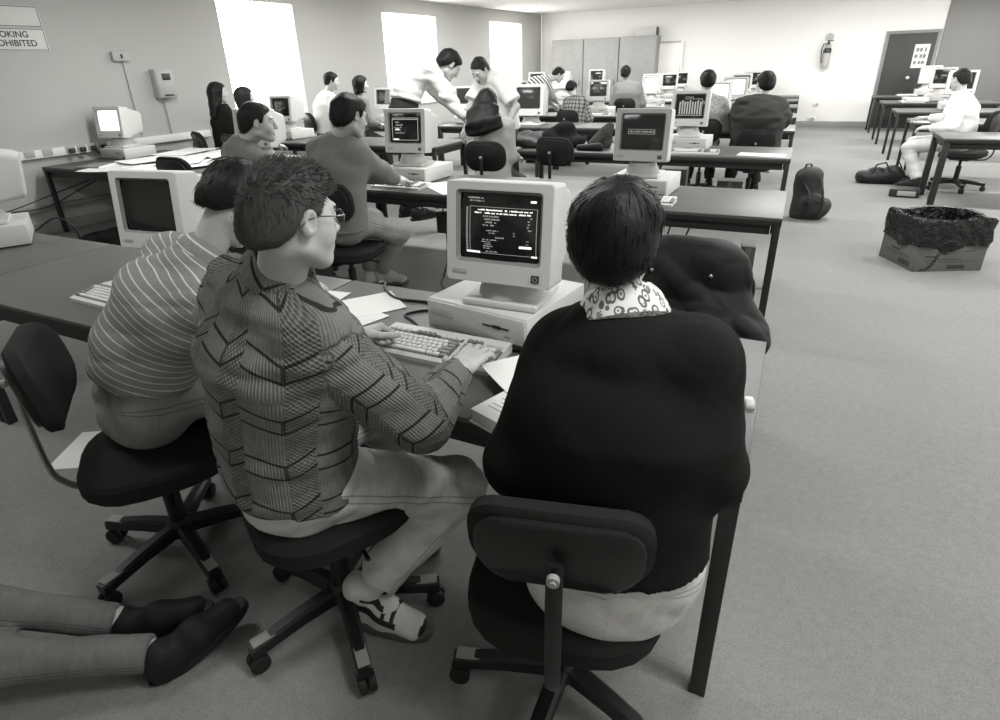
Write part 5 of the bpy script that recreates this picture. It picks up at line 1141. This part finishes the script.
t = thing('file_box', 'dark box file with white label lying on the floor behind the lined carton', 'box file', (1.28, 8.52, 0), -6); obj('case', MB().box((0, 0, .05), (.30, .24, .09), .008), MAT['dark_plastic'], t); obj('label_panel', MB().box((.02, -.1215, .05), (.18, .003, .055), .001), MAT['plate'], t)
t = thing('power_box', 'black power adaptor hanging under the second row table left of the near monitor', 'power box', (-2.42, 4.02, .36)); obj('case', MB().box((0, 0, .08), (.10, .07, .17), .01), MAT['dark_plastic'], t); obj('cord', MB().tube([(0, 0, .16), (-.01, .02, .24), (0, .03, .31)], .006, 6).tube([(.02, 0, .0), (.05, -.05, -.10), (.07, -.10, -.22), (.06, -.16, -.33), (.09, -.25, -.345), (.22, -.4, -.352)], .007, 6), MAT['cable'], t)
t = thing('foot_tray', 'flat black tray on the floor under the second row, behind the jacket chair', 'tray', (-.84, 4.08, 0), 0); obj('pan', MB().box((0, 0, .018), (.62, .36, .035), .008), MAT['dark_plastic'], t); obj('mat', MB().box((0, 0, .0375), (.54, .29, .004), .001), MAT['sole_black'], t)
for i, (x, y, w, d_, h, lb) in enumerate(((-1.20, 7.30, .30, .30, .42, 'grey cardboard box under the third row table, left of the backpack'), (-.18, 4.70, .10, .22, .30, 'pale narrow box behind the second row table leg by the aisle'), (-.55, 7.0, .26, .2, .36, 'grey box on the floor near the chair of the broad man'))):
    t = thing('box', lb, 'box', (x, y, 0), 4, 'boxes under the tables'); obj('carton', MB().box((0, 0, h / 2), (w, d_, h), .004), MAT['cardboard'], t); obj('tape', MB().box((0, -d_ / 2 - .001, h / 2), (.04, .001, h * .98)), MAT['bezel_in'], t)
cb = MB()
cab = [('black cable looping on the table left of the near system unit', [(-1.06, 1.78, .726), (-1.20, 1.84, .724), (-1.34, 1.83, .724), (-1.45, 1.90, .725), (-1.50, 1.97, .722), (-1.51, 1.985, .60), (-1.50, 1.99, .3)]),
 ('thin cable lying from the near keyboard to the system unit', [(-1.08, 1.60, .726), (-1.16, 1.66, .724), (-1.22, 1.70, .724), (-1.16, 1.77, .724), (-1.07, 1.74, .726)]),
 ('cable hanging in loops under the right end of the second row', [(-1.0, 4.40, .66), (-.95, 4.10, .45), (-.86, 4.0, .28), (-.72, 3.98, .22), (-.62, 4.0, .30), (-.55, 4.1, .5), (-.52, 4.3, .64)]),
 ('cable looping low beneath the second row beside the black tray', [(-1.02, 4.42, .64), (-1.0, 4.05, .30), (-.92, 3.96, .15), (-.80, 3.98, .18), (-.70, 4.05, .38), (-.66, 4.2, .62)]),
 ('black cable sagging along the wall under the paper covered table', [(-7.36, 2.2, .45), (-7.30, 3.0, .36), (-7.26, 3.6, .30), (-7.22, 4.0, .42), (-7.18, 4.5, .6)]),
 ('second black cable sagging beneath the paper covered table', [(-7.30, 2.4, .30), (-7.25, 3.2, .33), (-7.20, 3.8, .45), (-7.16, 4.3, .55)]),
 ('cable looping beside the system unit at the left edge', [(-3.98, 1.90, .76), (-3.86, 1.97, .83), (-3.80, 2.02, .76), (-3.79, 2.03, .60), (-3.80, 2.04, .3)])]
for lb, pts in cab:
    P = [V(*p) for p in pts]; F = []
    for i in range(len(P) - 1):
        a, b, c, e = P[max(i - 1, 0)], P[i], P[i + 1], P[min(i + 2, len(P) - 1)]
        for q in range(6):
            t = q / 6; F.append(.5 * (2 * b + (c - a) * t + (2 * a - 5 * b + 4 * c - e) * t * t + (-a + 3 * b - 3 * c + e) * t ** 3))
    F.append(P[-1]); o = obj('cable', MB().tube(F, .0045 if 'thin' in lb else .006, 7), MAT['cable']); tag(o, lb, 'cable', 'loose cables')
# ------------------------------------------------------------------ camera and light
cam = bpy.data.cameras.new('camera'); co = bpy.data.objects.new('camera', cam); COL.objects.link(co)
Rv, Uv, Fv = Vector((.89783051, .43925084, -.03096884)), Vector((-.1586969, .38837573, .90773321)), Vector((-.41075012, .81007592, -.41840333))
co.matrix_world = Matrix(((Rv.x, Uv.x, -Fv.x, 0), (Rv.y, Uv.y, -Fv.y, 0), (Rv.z, Uv.z, -Fv.z, 1.57486), (0, 0, 0, 1)))
cam.sensor_width = 36; cam.lens = 588.247 * 36 / 1000; cam.shift_x = .010; cam.shift_y = -.024; cam.clip_start = .02; SC.camera = co
w = bpy.data.worlds.new('world'); SC.world = w; w.use_nodes = True; w.node_tree.nodes['Background'].inputs[0].default_value = (1, 1, 1, 1); w.node_tree.nodes['Background'].inputs[1].default_value = .4
def lamp(x, y, p, sx=1.2, sy=.28, z=CH - .02):
    l = bpy.data.lights.new('ceiling_lamp', 'AREA'); l.shape = 'RECTANGLE'; l.size = sx; l.size_y = sy; l.energy = p; l.color = (1, 1, 1)
    o = bpy.data.objects.new('ceiling_lamp', l); COL.objects.link(o); o.location = (x, y, z); return o
for x in (-5.0, -2.6, .6, 3.0):
    for y in (1.0, 4.4, 7.8, 11.2, 14.4): lamp(x, y, {1.0: (9 if x < 0 else 18), 4.4: 24, 7.8: 31, 11.2: 30, 14.4: 28}[y])
vs = SC.view_settings; SC.display_settings.display_device = 'sRGB'; vs.view_transform = 'Standard'; vs.look = 'None'; vs.exposure = 1.15; vs.gamma = 1; vs.use_curve_mapping = False
SC.cycles.use_denoising = True; SC.cycles.max_bounces = 8; SC.cycles.diffuse_bounces = 4; SC.cycles.sample_clamp_indirect = 6; SC.cycles.caustics_reflective = False; SC.cycles.caustics_refractive = False
